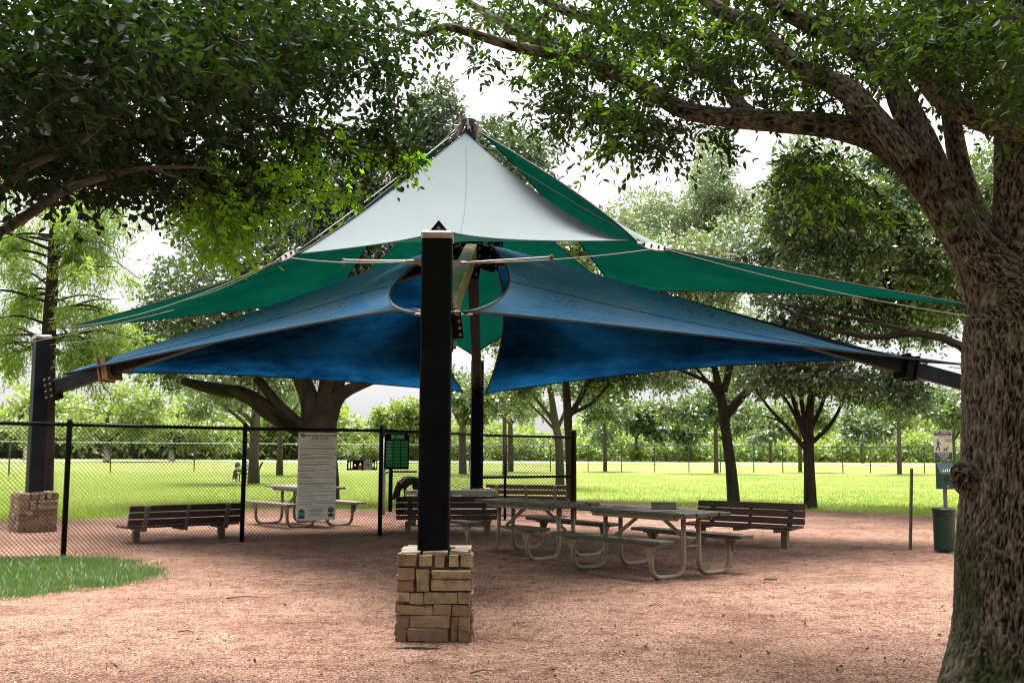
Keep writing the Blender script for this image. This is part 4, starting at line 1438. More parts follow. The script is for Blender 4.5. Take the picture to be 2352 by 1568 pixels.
# bent front cap: sloping bright plate and a bolted gusset on top
ft = POSTS['front']
zt = P(1005, 541, 8.32).z
mb = MB()
mb.prism([(-0.095, 0), (0.095, 0), (0.0, 0.115)], (0, 0.025, 0), (ft.x + 0.01, ft.y - 0.03, zt + 0.035), (1, 0, 0), (0, 0, 1))
gp = mb.build('gusset', M['black'], pf, True)
mb = MB()
mb.tube([(ft.x + 0.01, ft.y - 0.05, zt + 0.078), (ft.x + 0.01, ft.y - 0.02, zt + 0.078)], 0.017, 6)
mb.build('bolt', M['rust'], pf, True)


def bz(a, mid_, b, n_):
    c = mid_ * 2 - (a + b) / 2
    return [a * (1 - t) ** 2 + c * 2 * t * (1 - t) + b * t * t for t in np.linspace(0, 1, n_)]


def sail(name, label, c00, c10, c11, c01, m0, m1, n0, n1, mt_, n_=36, seams=(), swap=False, dip=0.0):
    """c00-c10 edge through m0, c01-c11 through m1, c00-c01 through n0, c10-c11 through n1"""
    e0, e1 = bz(c00, m0, c10, n_), bz(c01, m1, c11, n_)
    f0, f1 = bz(c00, n0, c01, n_), bz(c10, n1, c11, n_)
    V = []
    UV = []
    for j in range(n_):
        v = j / (n_ - 1)
        for i in range(n_):
            u = i / (n_ - 1)
            p = e0[i] * (1 - v) + e1[i] * v + f0[j] * (1 - u) + f1[j] * u
            p -= c00 * (1 - u) * (1 - v) + c10 * u * (1 - v) + c01 * (1 - u) * v + c11 * u * v
            p.z -= dip * 16 * u * (1 - u) * v * (1 - v)
            V.append(tuple(p))
            UV.append((v, u) if swap else (u, v))
    idx = np.arange(n_ * n_).reshape(n_, n_)
    F = np.stack([idx[:-1, :-1].ravel(), idx[:-1, 1:].ravel(), idx[1:, 1:].ravel(), idx[1:, :-1].ravel()], 1)
    Va = np.array(V)
    nn = np.cross(Va[F[:, 1]] - Va[F[:, 0]], Va[F[:, 3]] - Va[F[:, 0]]).mean(0)
    if nn[2] < 0:
        F = F[:, ::-1]
    o_ = link('sail', np_mesh('sail', Va, F, None, True, uv=np.array(UV)), mt_, S, True)
    o_['label'] = label
    mb = MB()
    for e in (e0, e1, f0, f1):
        mb.tube(e, 0.008 if mt_ == M['sail_front'] else 0.013, 5)
    mb.build('hem', M['seam'] if mt_ == M['sail_front'] else M['hem'], o_, True, True)
    for (ax, t, mm) in seams:
        k_ = int(t * (n_ - 1))
        pts = [Va[idx[k_, i]] for i in range(n_)] if ax == 'u' else [Va[idx[i, i]] for i in range(1, n_)] if ax == 'd' else [Va[idx[i, k_]] for i in range(n_)]
        mb = MB()
        mb.tube(pts, 0.006, 4)
        mb.build('seam', mm, o_, True, True)
    return o_


T_ = 15.3
NLY, NRY = 12.6, 12.6
NLn, NRn = P(672, 590, NLY), P(1462, 556, NRY)
NBL, NBR = P(770, 685, 20.0), P(1412, 668, 20.0)
# pale front sail
sail('f', 'bleached pale teal sail facing the camera', P(1069, 306, 15.15), P(692, 582, NLY), P(1018, 528, 8.42), P(1447, 552, NRY),
     P(864, 466, 13.7), P(1190, 551, 10.4), P(1283, 478, 13.7), P(887, 558, 10.4), M['sail_front'], 40, (('d', 0.5, M['seam']),))
# green sails to the left, right and back
sail('l', 'green sail stretched to the left post', P(1046, 298, T_), NLn, P(148, 753, 18.5), NBL,
     P(856, 464, 13.68), P(447, 724, 19.2), P(905, 472, 17.4), P(442, 671, 15.2), M['sail_green'], 40, (('u', 0.42, M['hem']),), dip=0.22)
sail('r', 'green sail stretched to the right behind the oak', P(1103, 305, T_), NRn, P(2300, 712, 17.4), NBR,
     P(1313, 436, 13.0), P(1899, 677, 18.7), P(1256, 462, 17.4), P(1827, 628, 14.8), M['sail_green'], 40, (('u', 0.38, M['hem']),), dip=0.38)
sail('b', 'bright green sail at the back seen through the gap', P(1080, 300, T_ + 0.1), NBL, P(1087, 816, 21.3), NBR,
     P(985, 482, 17.4), P(1250, 719, 20.6), P(1190, 476, 17.4), P(925, 729, 20.6), M['sail_green'], 40)
# blue sails below
HL, HR = P(1052, 540, 15.15), P(1108, 535, 15.15)
FBL, FBR = P(962, 720, 8.42), P(1069, 718, 8.42)
TL, TR = P(146, 858, 18.45), P(2225, 838, 17.4)
BBL, BBR = P(1063, 899, 21.3), P(1116, 903, 21.3)
def ridge_sail(label, H_, F_, TIP, B_, ridge, mF, mHF, mB, mHB, mt_, n_=44, k_=22):
    """cloth draped over the arm: a front and a back half meet at the rounded ridge from H_ to TIP"""
    rd = catmull([tuple(H_)] + [tuple(q) for q in ridge] + [tuple(TIP)], n_)
    rd = [Vector(q) for q in rd]
    rows = []

    def half(C, mO, mI):
        outer, inner = bz(C, mO, TIP, n_), bz(H_, mI, C, k_)
        out = []
        for j in range(k_):
            v = j / (k_ - 1)
            row = []
            for i in range(n_):
                u = i / (n_ - 1)
                p = rd[i] * (1 - v) + outer[i] * v + inner[j] * (1 - u) + TIP * u
                p -= H_ * (1 - u) * (1 - v) + TIP * u * (1 - v) + C * (1 - u) * v + TIP * u * v
                row.append(p)
            out.append(row)
        return out
    A, B2 = half(F_, mF, mHF), half(B_, mB, mHB)
    rows = A[::-1] + B2[1:]
    arr = np.array([[tuple(p) for p in r_] for r_ in rows])
    mid_ = k_ - 1
    for it in range(14):                                       # round the ridge
        nw = arr.copy()
        for j in range(mid_ - 5, mid_ + 6):
            nw[j] = arr[j] * 0.5 + (arr[j - 1] + arr[j + 1]) * 0.25
        arr = nw
    nv = arr.shape[0]
    idx = np.arange(nv * n_).reshape(nv, n_)
    Fc = np.stack([idx[:-1, :-1].ravel(), idx[:-1, 1:].ravel(), idx[1:, 1:].ravel(), idx[1:, :-1].ravel()], 1)
    Va = arr.reshape(-1, 3)
    nn = np.cross(Va[Fc[:, 1]] - Va[Fc[:, 0]], Va[Fc[:, 3]] - Va[Fc[:, 0]]).mean(0)
    if nn[2] < 0:
        Fc = Fc[:, ::-1]
    uu, vv_ = np.meshgrid(np.linspace(0, 1, n_), np.linspace(0, 1, nv))
    o_ = link('sail', np_mesh('sail', Va, Fc, None, True, uv=np.stack([uu.ravel(), vv_.ravel()], 1)), mt_, S, True)
    o_['label'] = label
    mb = MB()
    for e in (arr[0], arr[-1], arr[:, 0]):
        mb.tube([tuple(q) for q in e], 0.016, 5)
    mb.build('hem', M['hem'], o_, True, True)
    mb = MB()
    mb.tube([tuple(q + np.array([0, 0, 0.004])) for q in arr[nv // 4]], 0.005, 4)
    mb.build('seam', M['hem'], o_, True, True)
    return o_


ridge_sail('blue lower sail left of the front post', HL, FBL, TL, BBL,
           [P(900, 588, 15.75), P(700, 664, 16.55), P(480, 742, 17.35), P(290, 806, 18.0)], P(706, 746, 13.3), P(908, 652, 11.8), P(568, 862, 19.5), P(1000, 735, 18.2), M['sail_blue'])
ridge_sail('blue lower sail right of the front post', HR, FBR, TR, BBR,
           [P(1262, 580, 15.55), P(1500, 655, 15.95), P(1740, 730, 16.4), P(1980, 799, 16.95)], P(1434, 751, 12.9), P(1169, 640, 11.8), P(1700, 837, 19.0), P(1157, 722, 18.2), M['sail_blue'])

# arms
arm_ends = {'front': P(1010, 752, 8.6), 'left': P(118, 893, 18.5), 'back': P(1097, 884, 21.3), 'right': P(2310, 905, 17.45)}
for k_, e in arm_ends.items():
    mb = MB()
    mb.bar(e, HUB, 0.17, 0.23, None, 0.012)
    o_ = mb.build('arm', M['algae'] if k_ == 'front' else M['navy'], S, True)
    d = (HUB - e).normalized()
    if k_ == 'front':
        o_['label'] = 'algae stained arm rising from the front post'
    if k_ in ('left', 'right'):
        c = e + d * (1.35 if k_ == 'left' else 1.9)
        mb = MB()
        mb.bar(c - d * 0.06, c + d * 0.06, 0.30, 0.36, None, 0.01)
        mb.bar(c - d * 0.10, c - d * 0.07, 0.36, 0.40, None)
        mb.bar(c + d * 0.07, c + d * 0.10, 0.36, 0.40, None)
        br_ = mb.build('splice_bracket', M['rust'] if k_ == 'left' else M['black'], o_, True)
    # end plates with bolts
    x_ = d.cross(Vector((0, 0, 1))).normalized()
    for (c, ln_) in ((e + d * 0.05, 0.40), (HUB - d * 0.32, 0.44)):
        for sd_ in (-1, 1):
            q = c + x_ * sd_ * 0.1
            mb = MB()
            mb.box(q, (0.02, 0.2, ln_), Matrix((x_, d, x_.cross(d))).transposed(), 0.004)
            pl = mb.build('bolted_plate', M['black'], S, True)
            mb = MB()
            for zz in (-0.16, -0.05, 0.06, 0.16):
                for yy in (-0.06, 0.06):
                    s0 = q + d * yy + x_.cross(d) * zz
                    mb.tube([s0 + x_ * sd_ * 0.008, s0 + x_ * sd_ * 0.035], 0.02, 6)
            bo = mb.build('bolts', M['rust'], pl, True)
            bo['kind'] = 'stuff'
# the camera-facing bolted plates on the hub and the front arm's foot
for (c, sx, sy, rot_) in ((P(1092, 600, 15.05), 0.16, 0.52, 0.1), (P(1050, 747, 8.42), 0.085, 0.22, -0.12), (P(1064, 590, 15.1), 0.10, 0.40, 0.25)):
    mb = MB()
    rm = Matrix.Rotation(rot_, 3, 'Y')
    mb.box(c, (sx, 0.02, sy), rm, 0.005)
    pl = mb.build('bolted_plate', M['black'], S, True)
    for t in (-0.38, -0.13, 0.12, 0.38):
        q = c + rm @ Vector((sx * 0.22, -0.02, sy * t))
        mb = MB()
        mb.tube([q, q + Vector((0, -0.022, 0))], 0.026 if sx > 0.09 else 0.014, 6)
        mb.build('bolt', M['rust'], pl, True)
# hub block and mast with its ring of lugs
mb = MB()
mb.lathe([(0.0, -0.28), (0.17, -0.28), (0.17, 0.26), (0.0, 0.26)], HUB, 16)
mb.build('hub', M['navy'], S, True)
MT = P(1075, 278, 15.3)
mb = MB()
mb.lathe([(0.125, HUB.z + 0.2 - MT.z), (0.125, 0.0), (0.118, 0.012), (0.0, 0.02)], MT, 24)
mast = mb.build('mast', M['navy'], S, True, True)
for an in range(8):
    t = an * math.pi / 4 + 0.05
    c = MT + Vector((math.cos(t) * 0.16, math.sin(t) * 0.16, -0.13))
    mb = MB()
    mb.box(c, (0.09, 0.016, 0.13), Matrix.Rotation(t, 3, 'Z'), 0.003)
    mb.build('lug', M['rust'] if an % 2 else M['capmetal'], mast, True)


def strand(pts, r=0.009, mt_='cable'):
    r *= 0.72
    mb = MB()
    mb.tube(pts, r, 6)
    return mb.build('cable', M[mt_], S, True, True)


def sag(a, b, s_=0.0, n_=10):
    return [a.lerp(b, t) - Vector((0, 0, s_ * 4 * t * (1 - t))) for t in np.linspace(0, 1, n_)]


def shackle(c, d, r=0.045):
    d = Vector(d).normalized()
    x_, y_, _ = frame_from(d)
    mb = MB()
    mb.tube([c + d * (-r + 1.7 * r * math.sin(a_)) * 1.0 + x_ * r * math.cos(a_) for a_ in np.linspace(-0.35, math.pi + 0.35, 11)], r * 0.28, 6)
    mb.tube([c - d * r * 1.5 - x_ * r * 1.35, c - d * r * 1.5 + x_ * r * 1.35], r * 0.3, 6)
    return mb.build('shackle', M['shackle'], S, True, True)


def turn(a, b):
    mb = MB()
    mb.tube([a, b], 0.009, 8)
    return mb.build('turnbuckle', M['shackle'], S, True, True)


# corner node plates
for (pa, pb) in ((P(640, 598, NLY), P(683, 574, NLY)), (P(1472, 560, NRY), P(1532, 572, NRY))):
    d = (pb - pa).normalized()
    mb = MB()
    x_ = d.cross(Vector((0, -0.8, 0.6))).normalized()
    nz_ = d.cross(x_).normalized()
    L_ = (pb - pa).length / 2
    pol = [(L_ * math.cos(a_), 0.045 * math.sin(a_) * (1.0 + 0.3 * abs(math.sin(a_)))) for a_ in np.linspace(0, 2 * math.pi, 15)[:-1]]
    mb.prism(pol, nz_ * 0.02, (pa + pb) / 2, d, x_)
    npl = mb.build('node_plate', M['capmetal'], S, True)
    for t in (-0.75, -0.2, 0.35, 0.8):
        q = (pa + pb) / 2 + d * L_ * t
        mb = MB()
        mb.tube([q - nz_ * 0.025, q + nz_ * 0.04], 0.014, 6)
        mb.build('bolt', M['black'], npl, True)
    shackle(pa - d * 0.03, -d, 0.035)
    shackle(pb + d * 0.03, d, 0.035)
FB_L, FB_R = P(943, 601, 8.45), P(1070, 605, 8.45)
# brackets welded on the front post
for sgn, q in ((-1, FB_L), (1, FB_R)):
    base_ = Vector((ft.x + sgn * 0.115, ft.y, q.z))
    mb = MB()
    mb.prism([(0, 0.028), (0.09, 0.024), (0.13, 0.0), (0.12, -0.022), (0.05, -0.02), (0, -0.05)], (0, 0.02, 0), base_ + Vector((0, -0.01, 0)), (sgn, 0, 0), (0, 0, 1))
    mb.build('bracket', M['capmetal'], S, True)
    shackle(base_ + Vector((sgn * 0.12, 0, 0.005)), (sgn, 0, 0.05), 0.03)
strand(sag(FB_L, P(668, 592, NLY), 0.03), 0.010)
strand(sag(FB_R, P(1498, 572, NRY), 0.03), 0.010)
turn(P(790, 597, 10.8), P(945, 600, 8.6))
turn(P(1078, 603, 8.5), P(1265, 590, 9.8))
for (x, y, Yk) in ((790, 598, 10.8), (1267, 590, 9.8)):
    mb = MB()
    q = P(x, y, Yk)
    mb.box(q + Vector((0, 0, -0.015)), (0.035, 0.03, 0.07), None, 0.005)
    mb.build('cable_clamp', M['rust'], S, True)
strand(sag(P(1052, 300, T_), P(690, 572, NLY), 0.02), 0.010)
strand(sag(P(1100, 330, T_), P(1470, 553, NRY), 0.02), 0.010)
strand(sag(P(640, 598, NLY), P(150, 752, 18.4), 0.16, 16), 0.012)
strand(sag(P(400, 712, 15.2), P(62, 787, 18.5), 0.02), 0.009)
strand(sag(P(425, 690, 15.2), P(640, 598, NLY), 0.05), 0.008)
strand(sag(P(1534, 574, NRY), P(2300, 735, 17.4), 0.10, 16), 0.010)
strand(sag(P(1690, 706, 18.9), P(2300, 772, 17.5), 0.02), 0.008)
strand(sag(P(560, 735, 19.2), P(115, 792, 18.5), 0.02), 0.008)
turn(P(152, 760, 18.4), P(270, 738, 17.7))
# tips of the blue sails and lashings at the posts
turn(P(122, 872, 18.45), P(170, 862, 18.3))
turn(P(2180, 842, 17.6), P(2240, 850, 17.45))
turn(P(1045, 722, 8.4), P(1085, 722, 8.5))
for (x, y, Yk, dx) in ((960, 722, 8.38, -1), (1050, 716, 8.38, 1)):
    shackle(P(x, y, Yk), (dx, 0, 0.1), 0.03)
# chains and shackles at the mast head
for (x0, y0, x1, y1) in ((1052, 292, 1030, 312), (1098, 290, 1128, 312), (1072, 285, 1062, 305), (1076, 285, 1082, 303)):
    a0, a1 = P(x0, y0, 15.15), P(x1, y1, 15.15)
    shackle(a0, a1 - a0, 0.035)
    turn(a0.lerp(a1, 0.3), a1)


# ================================================================== stone piers
def rough_stone(dx, dy, dz, seed):
    rr = random.Random(seed)
    bm = bmesh.new()
    bmesh.ops.create_cube(bm, size=1.0)
    for v_ in bm.verts:
        v_.co = Vector((v_.co.x * dx, v_.co.y * dy, v_.co.z * dz))
    bmesh.ops.bevel(bm, geom=bm.edges[:], offset=min(dx, dz, dy) * 0.09, segments=1, affect='EDGES')
    for v_ in bm.verts:
        v_.co += Vector((rr.uniform(-1, 1) * 0.007, rr.uniform(-1, 1) * 0.010, rr.uniform(-1, 1) * 0.006))
    me = bpy.data.meshes.new('stone')
    bm.to_mesh(me)
    bm.free()
    return me


def stone_part(parent, c, rotz, dims, seed, mt_='stone'):
    me = rough_stone(*dims, seed)
    me.transform(Matrix.Translation(Vector(c)) @ Matrix.Rotation(rotz, 4, 'Z'))
    return link('stone', me, M[mt_], parent)


W, H = 0.565, 0.70
pier = thing('stone_pier', 'mossy sandstone pier under the black front post', 'stone pier', (POSTS['front'].x + 0.02, POSTS['front'].y + 0.03, 0), 0.02, 'stone piers around the canopy posts')
mb = MB()
mb.box((0, 0, H / 2 - 0.1), (W - 0.022, W - 0.022, H + 0.16))
mb.build('mortar_core', M['mortar'], pier)
face = [(143, 262, 848, 925), (278, 352, 855, 922), (382, 434, 850, 928), (465, 520, 852, 924), (540, 607, 848, 928),
        (146, 250, 935, 1008), (143, 247, 1016, 1074), (263, 337, 940, 1074), (360, 600, 948, 997), (355, 596, 1008, 1070),
        (146, 222, 1083, 1142), (226, 306, 1088, 1150), (312, 516, 1086, 1152), (521, 596, 1083, 1150),
        (150, 366, 1160, 1216), (371, 480, 1158, 1218), (485, 596, 1162, 1228),
        (150, 227, 1226, 1302), (231, 472, 1224, 1297), (148, 210, 1306, 1382), (215, 462, 1301, 1378), (480, 521, 1236, 1374), (525, 596, 1236, 1312), (528, 598, 1317, 1380),
        (143, 300, 1384, 1440), (304, 600, 1380, 1440)]
sid = 0
for (x0, x1, y0, y1) in face:
    sid += 1
    cx_, w_ = ((x0 + x1) / 2 - 374) / 805.0, (x1 - x0) / 805.0
    z1, z0 = H - (y0 - 845) / 805.0, H - (y1 - 845) / 805.0
    dep = 0.06
    stone_part(pier, (cx_, -W / 2 + dep / 2 - 0.012 + random.uniform(-0.006, 0.006), (z0 + z1) / 2), 0, (w_ + 0.002, dep, z1 - z0 + 0.003), sid)
for side in (1, 2, 3):
    z = -0.02
    while z < H - 0.03:
        hh_ = random.choice([0.06, 0.075, 0.09, 0.1])
        hh_ = min(hh_, H - z)
        x = -W / 2 + (0.05 if side != 2 else 0)
        while x < W / 2 - 0.02:
            w_ = min(random.uniform(0.08, 0.26), W / 2 - x)
            if W / 2 - x - w_ < 0.06:
                w_ = W / 2 - x
            sid += 1
            rz = side * math.pi / 2
            loc = Matrix.Rotation(rz, 3, 'Z') @ Vector((x + w_ / 2, -W / 2 + 0.018 + random.uniform(-0.006, 0.006), z + hh_ / 2))
            stone_part(pier, loc, rz, (w_ - 0.010, 0.06, hh_ - 0.010), sid)
            x += w_
        z += hh_
for (cx_, cy_, dx, dy) in ((-0.19, -0.18, 0.16, 0.14), (0.0, -0.195, 0.2, 0.12), (0.19, -0.18, 0.15, 0.15), (-0.21, 0.03, 0.14, 0.26), (0.21, 0.03, 0.14, 0.26), (-0.1, 0.21, 0.3, 0.13), (0.17, 0.22, 0.22, 0.12)):
    sid += 1
    stone_part(pier, (cx_, cy_, H - 0.004 + random.uniform(-0.006, 0.006)), 0, (dx - 0.012, dy, 0.03), sid, 'capstone')
for k_, rot_, lab, sc_ in (('left', R(40), 'sandstone pier of the left post, behind the chain link fence', 1.12), ('back', 0.1, 'low sandstone pier under the back post behind the pale slats', 1.0), ('right', R(-40), 'sandstone pier hidden behind the oak trunk', 1.0)):
    c = copy_tree(pier)
    c.location = POSTS[k_]
    c.rotation_euler = (0, 0, rot_)
    c.scale = (sc_, sc_, 1)
    c['label'] = lab

# ================================================================== fences
def chain_link(parent, a, b, z0, z1, cell=0.062, r=0.0040, name='chain_link'):
    """two sets of slanting wires woven a wire's width apart"""
    a, b = Vector(a), Vector(b)
    L_ = (b - a).length
    d = (b - a).normalized()
    nrm = Vector((-d.y, d.x, 0))
    hgt = z1 - z0
    V_, F_ = [], []
    kk = int((L_ + hgt) / cell) + 1

    def wire(p, q, off):
        p, q = p + nrm * off, q + nrm * off
        e = (q - p).normalized()
        u_ = e.cross(nrm).normalized()
        o_ = len(V_)
        for c in (p, q):
            for an in (0.52, 2.62, 4.71):
                V_.append(tuple(c + u_ * r * math.cos(an) + nrm * r * math.sin(an)))
        for k3 in range(3):
            F_.append((o_ + k3, o_ + (k3 + 1) % 3, o_ + 3 + (k3 + 1) % 3, o_ + 3 + k3))
    for i in range(kk):
        s0 = i * cell - hgt
        for sg in (1, -1):
            # line x = s0 + t (or mirrored), clip to [0,L]
            t0, t1 = max(0, -s0), min(hgt, L_ - s0)
            if t1 - t0 < 0.01:
                continue
            if sg == 1:
                p = a + d * (s0 + t0) + Vector((0, 0, z0 + t0))
                q = a + d * (s0 + t1) + Vector((0, 0, z0 + t1))
            else:
                p = a + d * (s0 + t0) + Vector((0, 0, z1 - t0))
                q = a + d * (s0 + t1) + Vector((0, 0, z1 - t1))
            wire(p, q, r * sg)
    me = np_mesh(name, np.array(V_), np.array(F_))
    o_ = link(name, me, M['fence'], parent, True)
    o_['kind'] = 'stuff'
    return o_


FH = 1.83
fp = [G(145, 1282), G(555, 1248), G(872, 1235), Vector((-0.655, 22.35, 0)), Vector((1.275, 21.6, 0))]
pre = fp[0] + (fp[0] - fp[1]).normalized() * 3.0
pre2 = pre + (fp[0] - fp[1]).normalized() * 3.0
nf = thing('chain_link_fence', 'black chain link fence running from the left past the white rules sign', 'fence', (fp[0].x, fp[0].y, 0))
run = [pre2, pre, fp[0], fp[1], fp[2], fp[3]]
for i, p in enumerate(run):
    mb = MB()
    mb.tube([(p.x, p.y, -0.2), (p.x, p.y, FH + 0.01), (p.x, p.y, FH + 0.05), (p.x, p.y, FH + 0.065)], [0.037, 0.037, 0.032, 0.01], 12)
    mb.build('post', M['fence'], nf, True, True)
nrm_ = {}
for i in range(len(run) - 1):
    a, b_ = run[i], run[i + 1]
    mb = MB()
    mb.tube([(a.x, a.y, FH - 0.02), (b_.x, b_.y, FH - 0.02)], 0.026, 10)
    mb.build('top_rail', M['fence'], nf, True, True)
    chain_link(nf, (a.x, a.y, 0), (b_.x, b_.y, 0), 0.03, FH + 0.02)
ep_ = thing('fence_panel', 'chain link panel with a middle rail ending at a thick capped post', 'fence', (fp[3].x, fp[3].y, 0))
a, b_ = fp[3] + (fp[4] - fp[3]).normalized() * 0.06, fp[4]
mb = MB()
mb.tube([(b_.x, b_.y, -0.2), (b_.x, b_.y, FH + 0.03), (b_.x, b_.y, FH + 0.07), (b_.x, b_.y, FH + 0.09)], [0.062, 0.062, 0.058, 0.02], 14)
mb.build('post', M['fence'], ep_, True, True)
mp_ = a.lerp(b_, 0.25)
mb = MB()
mb.tube([(mp_.x, mp_.y, -0.1), (mp_.x, mp_.y, FH - 0.06)], 0.03, 10)
mb.build('post', M['fence'], ep_, True, True)
for z in (FH - 0.03, 0.93):
    mb = MB()
    mb.tube([(a.x, a.y, z - (0.02 if z < 1 else 0)), (b_.x, b_.y, z + (0.03 if z < 1 else -0.04))], 0.028, 10)
    mb.build('rail', M['fence'], ep_, True, True)
chain_link(ep_, (a.x, a.y, 0), (b_.x, b_.y, 0), 0.03, FH - 0.03, 0.068, 0.0055)

# far fence around the lawn
ffp = [(-48, 54), (-27.2, 57), (-24, 63), (-20.5, 68), (-10, 71)] + [((x - CX) / FPX * 72.5, 72.5) for x in (880, 980, 1080, 1180, 1265, 1351, 1427, 1503, 1581, 1653, 1729, 1795, 1865, 1932, 1995, 2057, 2118, 2190, 2270, 2350, 2430)]
far_f = thing('lawn_fence', 'low green post fence with a pale rail across the far lawn', 'fence', (0, 72.5, 0))
for i, (x, y) in enumerate(ffp):
    mb = MB()
    mb.tube([(x, y, 0), (x, y, 1.82)], 0.042, 6)
    mb.build('post', M['fargreen'], far_f, True)
    if i + 1 < len(ffp):
        mb = MB()
        mb.tube([(x, y, 1.80), (ffp[i + 1][0], ffp[i + 1][1], 1.80)], 0.035, 6)
        mb.build('top_rail', M['galv'] if i < 9 else M['fargreen'], far_f, True)

# galvanised gate posts behind the notice board
gt = thing('gate', 'grey gate frame standing behind the green notice board', 'gate', tuple(G(886, 1190)))
mb = MB()
q = G(880, 1185)
mb.tube([(q.x, q.y, 0), (q.x, q.y, 1.75)], 0.04, 10)
mb.build('post', M['galv'], gt, True, True)
q2 = G(896, 1178)
mb = MB()
mb.tube([(q2.x, q2.y, 0), (q2.x, q2.y, 1.7)], 0.05, 10)
mb.build('post', M['black'], gt, True, True)
mb = MB()
mb.tube([(q.x, q.y, 0.95), (q2.x, q2.y, 0.97), P(958, 1083, q2.y)], 0.022, 8)
mb.build('latch_bar', M['fence'], gt, True)


# ================================================================== signs
def font(body, size, mt_, parent, loc, rot, align='CENTER', name='lettering', space=1.0, bold=0.0):
    c = bpy.data.curves.new(name, 'FONT')
    c.body = body
    c.size = size
    c.align_x = align
    c.align_y = 'CENTER'
    c.space_line = space
    c.offset = bold
    c.extrude = 0.0006
    c.resolution_u = 2
    c.materials.append(mt_)
    o_ = bpy.data.objects.new(name, c)
    COL.objects.link(o_)
    o_.parent = parent
    me = bpy.data.meshes.new_from_object(o_)
    bpy.data.objects.remove(o_)
    bpy.data.curves.remove(c)
    me.name = name
    o_ = bpy.data.objects.new(name, me)
    COL.objects.link(o_)
    o_.parent = parent
    o_.location = loc
    o_.rotation_euler = rot
    o_['kind'] = 'stuff'
    return o_


M['signwhite'] = simple('off_white_sign', (0.80, 0.79, 0.74), 0.5, 0, 0.08, 3)
M['ink'] = plain('grey_ink', (0.13, 0.15, 0.13))
M['inkdark'] = plain('dark_ink', (0.04, 0.05, 0.05))
M['bluelogo'] = plain('blue_logo', (0.01, 0.10, 0.24))
M['white'] = plain('white_print', (0.75, 0.75, 0.72))
M['teal'] = plain('teal_print', (0.008, 0.075, 0.105))
M['cream'] = simple('cream_sign', (0.58, 0.54, 0.42), 0.5, 0, 0.08, 5)
M['bgreen'] = plain('green_tile', (0.006, 0.27, 0.09), 0.45)
M['bgreen2'] = plain('teal_green_header', (0.008, 0.24, 0.11), 0.45)
M['palegreen'] = plain('pale_green_print', (0.45, 0.65, 0.5))
M['pink'] = plain('pink_toy', (0.65, 0.05, 0.14))
M['paper'] = plain('white_paper', (0.62, 0.60, 0.60))
M['pinkpaper'] = plain('faded_pink_print', (0.5, 0.27, 0.30))
UP90 = (R(90), 0, 0)


def on_fence(px):
    """point and heading on the second fence bay at this picture column"""
    a, b_ = fp[1], fp[2]
    best = min(np.linspace(0, 1, 400), key=lambda t: abs((CX + FPX * (a.lerp(b_, t).x / a.lerp(b_, t).y)) - px))
    return a.lerp(b_, best), math.atan2(b_.y - a.y, b_.x - a.x)


# rules sign
pc, hd = on_fence(731)
sg = thing('rules_sign', 'tall white dog park rules sign hung on the chain link fence', 'sign', (pc.x + 0.03 * math.sin(hd), pc.y - 0.03 * math.cos(hd), 0), hd)
Ysg = pc.y
zt_, zb_ = P(731, 993, Ysg).z, P(731, 1194, Ysg).z
SW, SH, SC = 0.665, zt_ - zb_, (zt_ + zb_) / 2
mb = MB()
mb.box((0, -0.012, SC), (SW, 0.008, SH), None, 0.002)
mb.build('board', M['signwhite'], sg)
yS = -0.0172
def sx_(f): return (f - 0.5) * SW
def sz_(f): return zt_ - f * SH
font('PAWM SPRINGS DOG PARK\nRULES OF USE', 0.047, M['inkdark'], sg, (0.035, yS, sz_(0.052)), UP90, bold=0.001, space=0.85)
font('Dog owners/handlers are responsible for the actions and\nbehavior of their dogs at all times.', 0.023, M['ink'], sg, (0.01, yS, sz_(0.098)), UP90, space=0.9)
# the body of the rules: too small to read, printed as ruled grey lines
mb = MB()
rows = [(0.128, 0.42), (0.152, 0.78), (0.180, 0.88), (0.193, 0.86), (0.220, 0.66), (0.245, 0.9), (0.257, 0.22), (0.282, 0.8), (0.296, 0.88), (0.311, 0.42), (0.338, 0.66), (0.362, 0.76), (0.376, 0.56), (0.405, 0.36), (0.428, 0.7), (0.442, 0.34),
        (0.470, 0.88), (0.484, 0.2), (0.508, 0.9), (0.522, 0.28), (0.552, 0.36), (0.575, 0.9), (0.588, 0.86), (0.615, 0.6), (0.640, 0.82), (0.668, 0.9), (0.692, 0.3), (0.718, 0.88), (0.732, 0.34), (0.760, 0.4), (0.785, 0.84), (0.808, 0.86), (0.822, 0.32)]
for f_, w_ in rows:
    x = 0.045
    while x < 0.045 + w_:
        l_ = random.uniform(0.03, 0.09)
        mb.box((sx_(x + l_ / 2), yS, sz_(f_)), (l_ * SW, 0.0008, 0.0085))
        x += l_ + 0.012
o_ = mb.build('small_print', M['ink'], sg)
o_['kind'] = 'stuff'
mb = MB()
for f_, w_, c_ in ((0.848, 0.55, 0.5), (0.872, 0.32, 0.5), (0.884, 0.45, 0.5), (0.896, 0.34, 0.5), (0.910, 0.3, 0.5), (0.932, 0.28, 0.46), (0.944, 0.4, 0.5)):
    mb.box((sx_(c_), yS, sz_(f_)), (w_ * SW, 0.0008, 0.006))
o_ = mb.build('small_print', M['ink'], sg)
mb = MB()
mb.lathe([(0.0, 0), (0.034, 0)], (sx_(0.11), yS, sz_(0.036)), 24, 'Y')
mb.build('round_logo', M['bluelogo'], sg)
font('A', 0.05, M['white'], sg, (sx_(0.11), yS - 0.0012, sz_(0.036)), UP90)


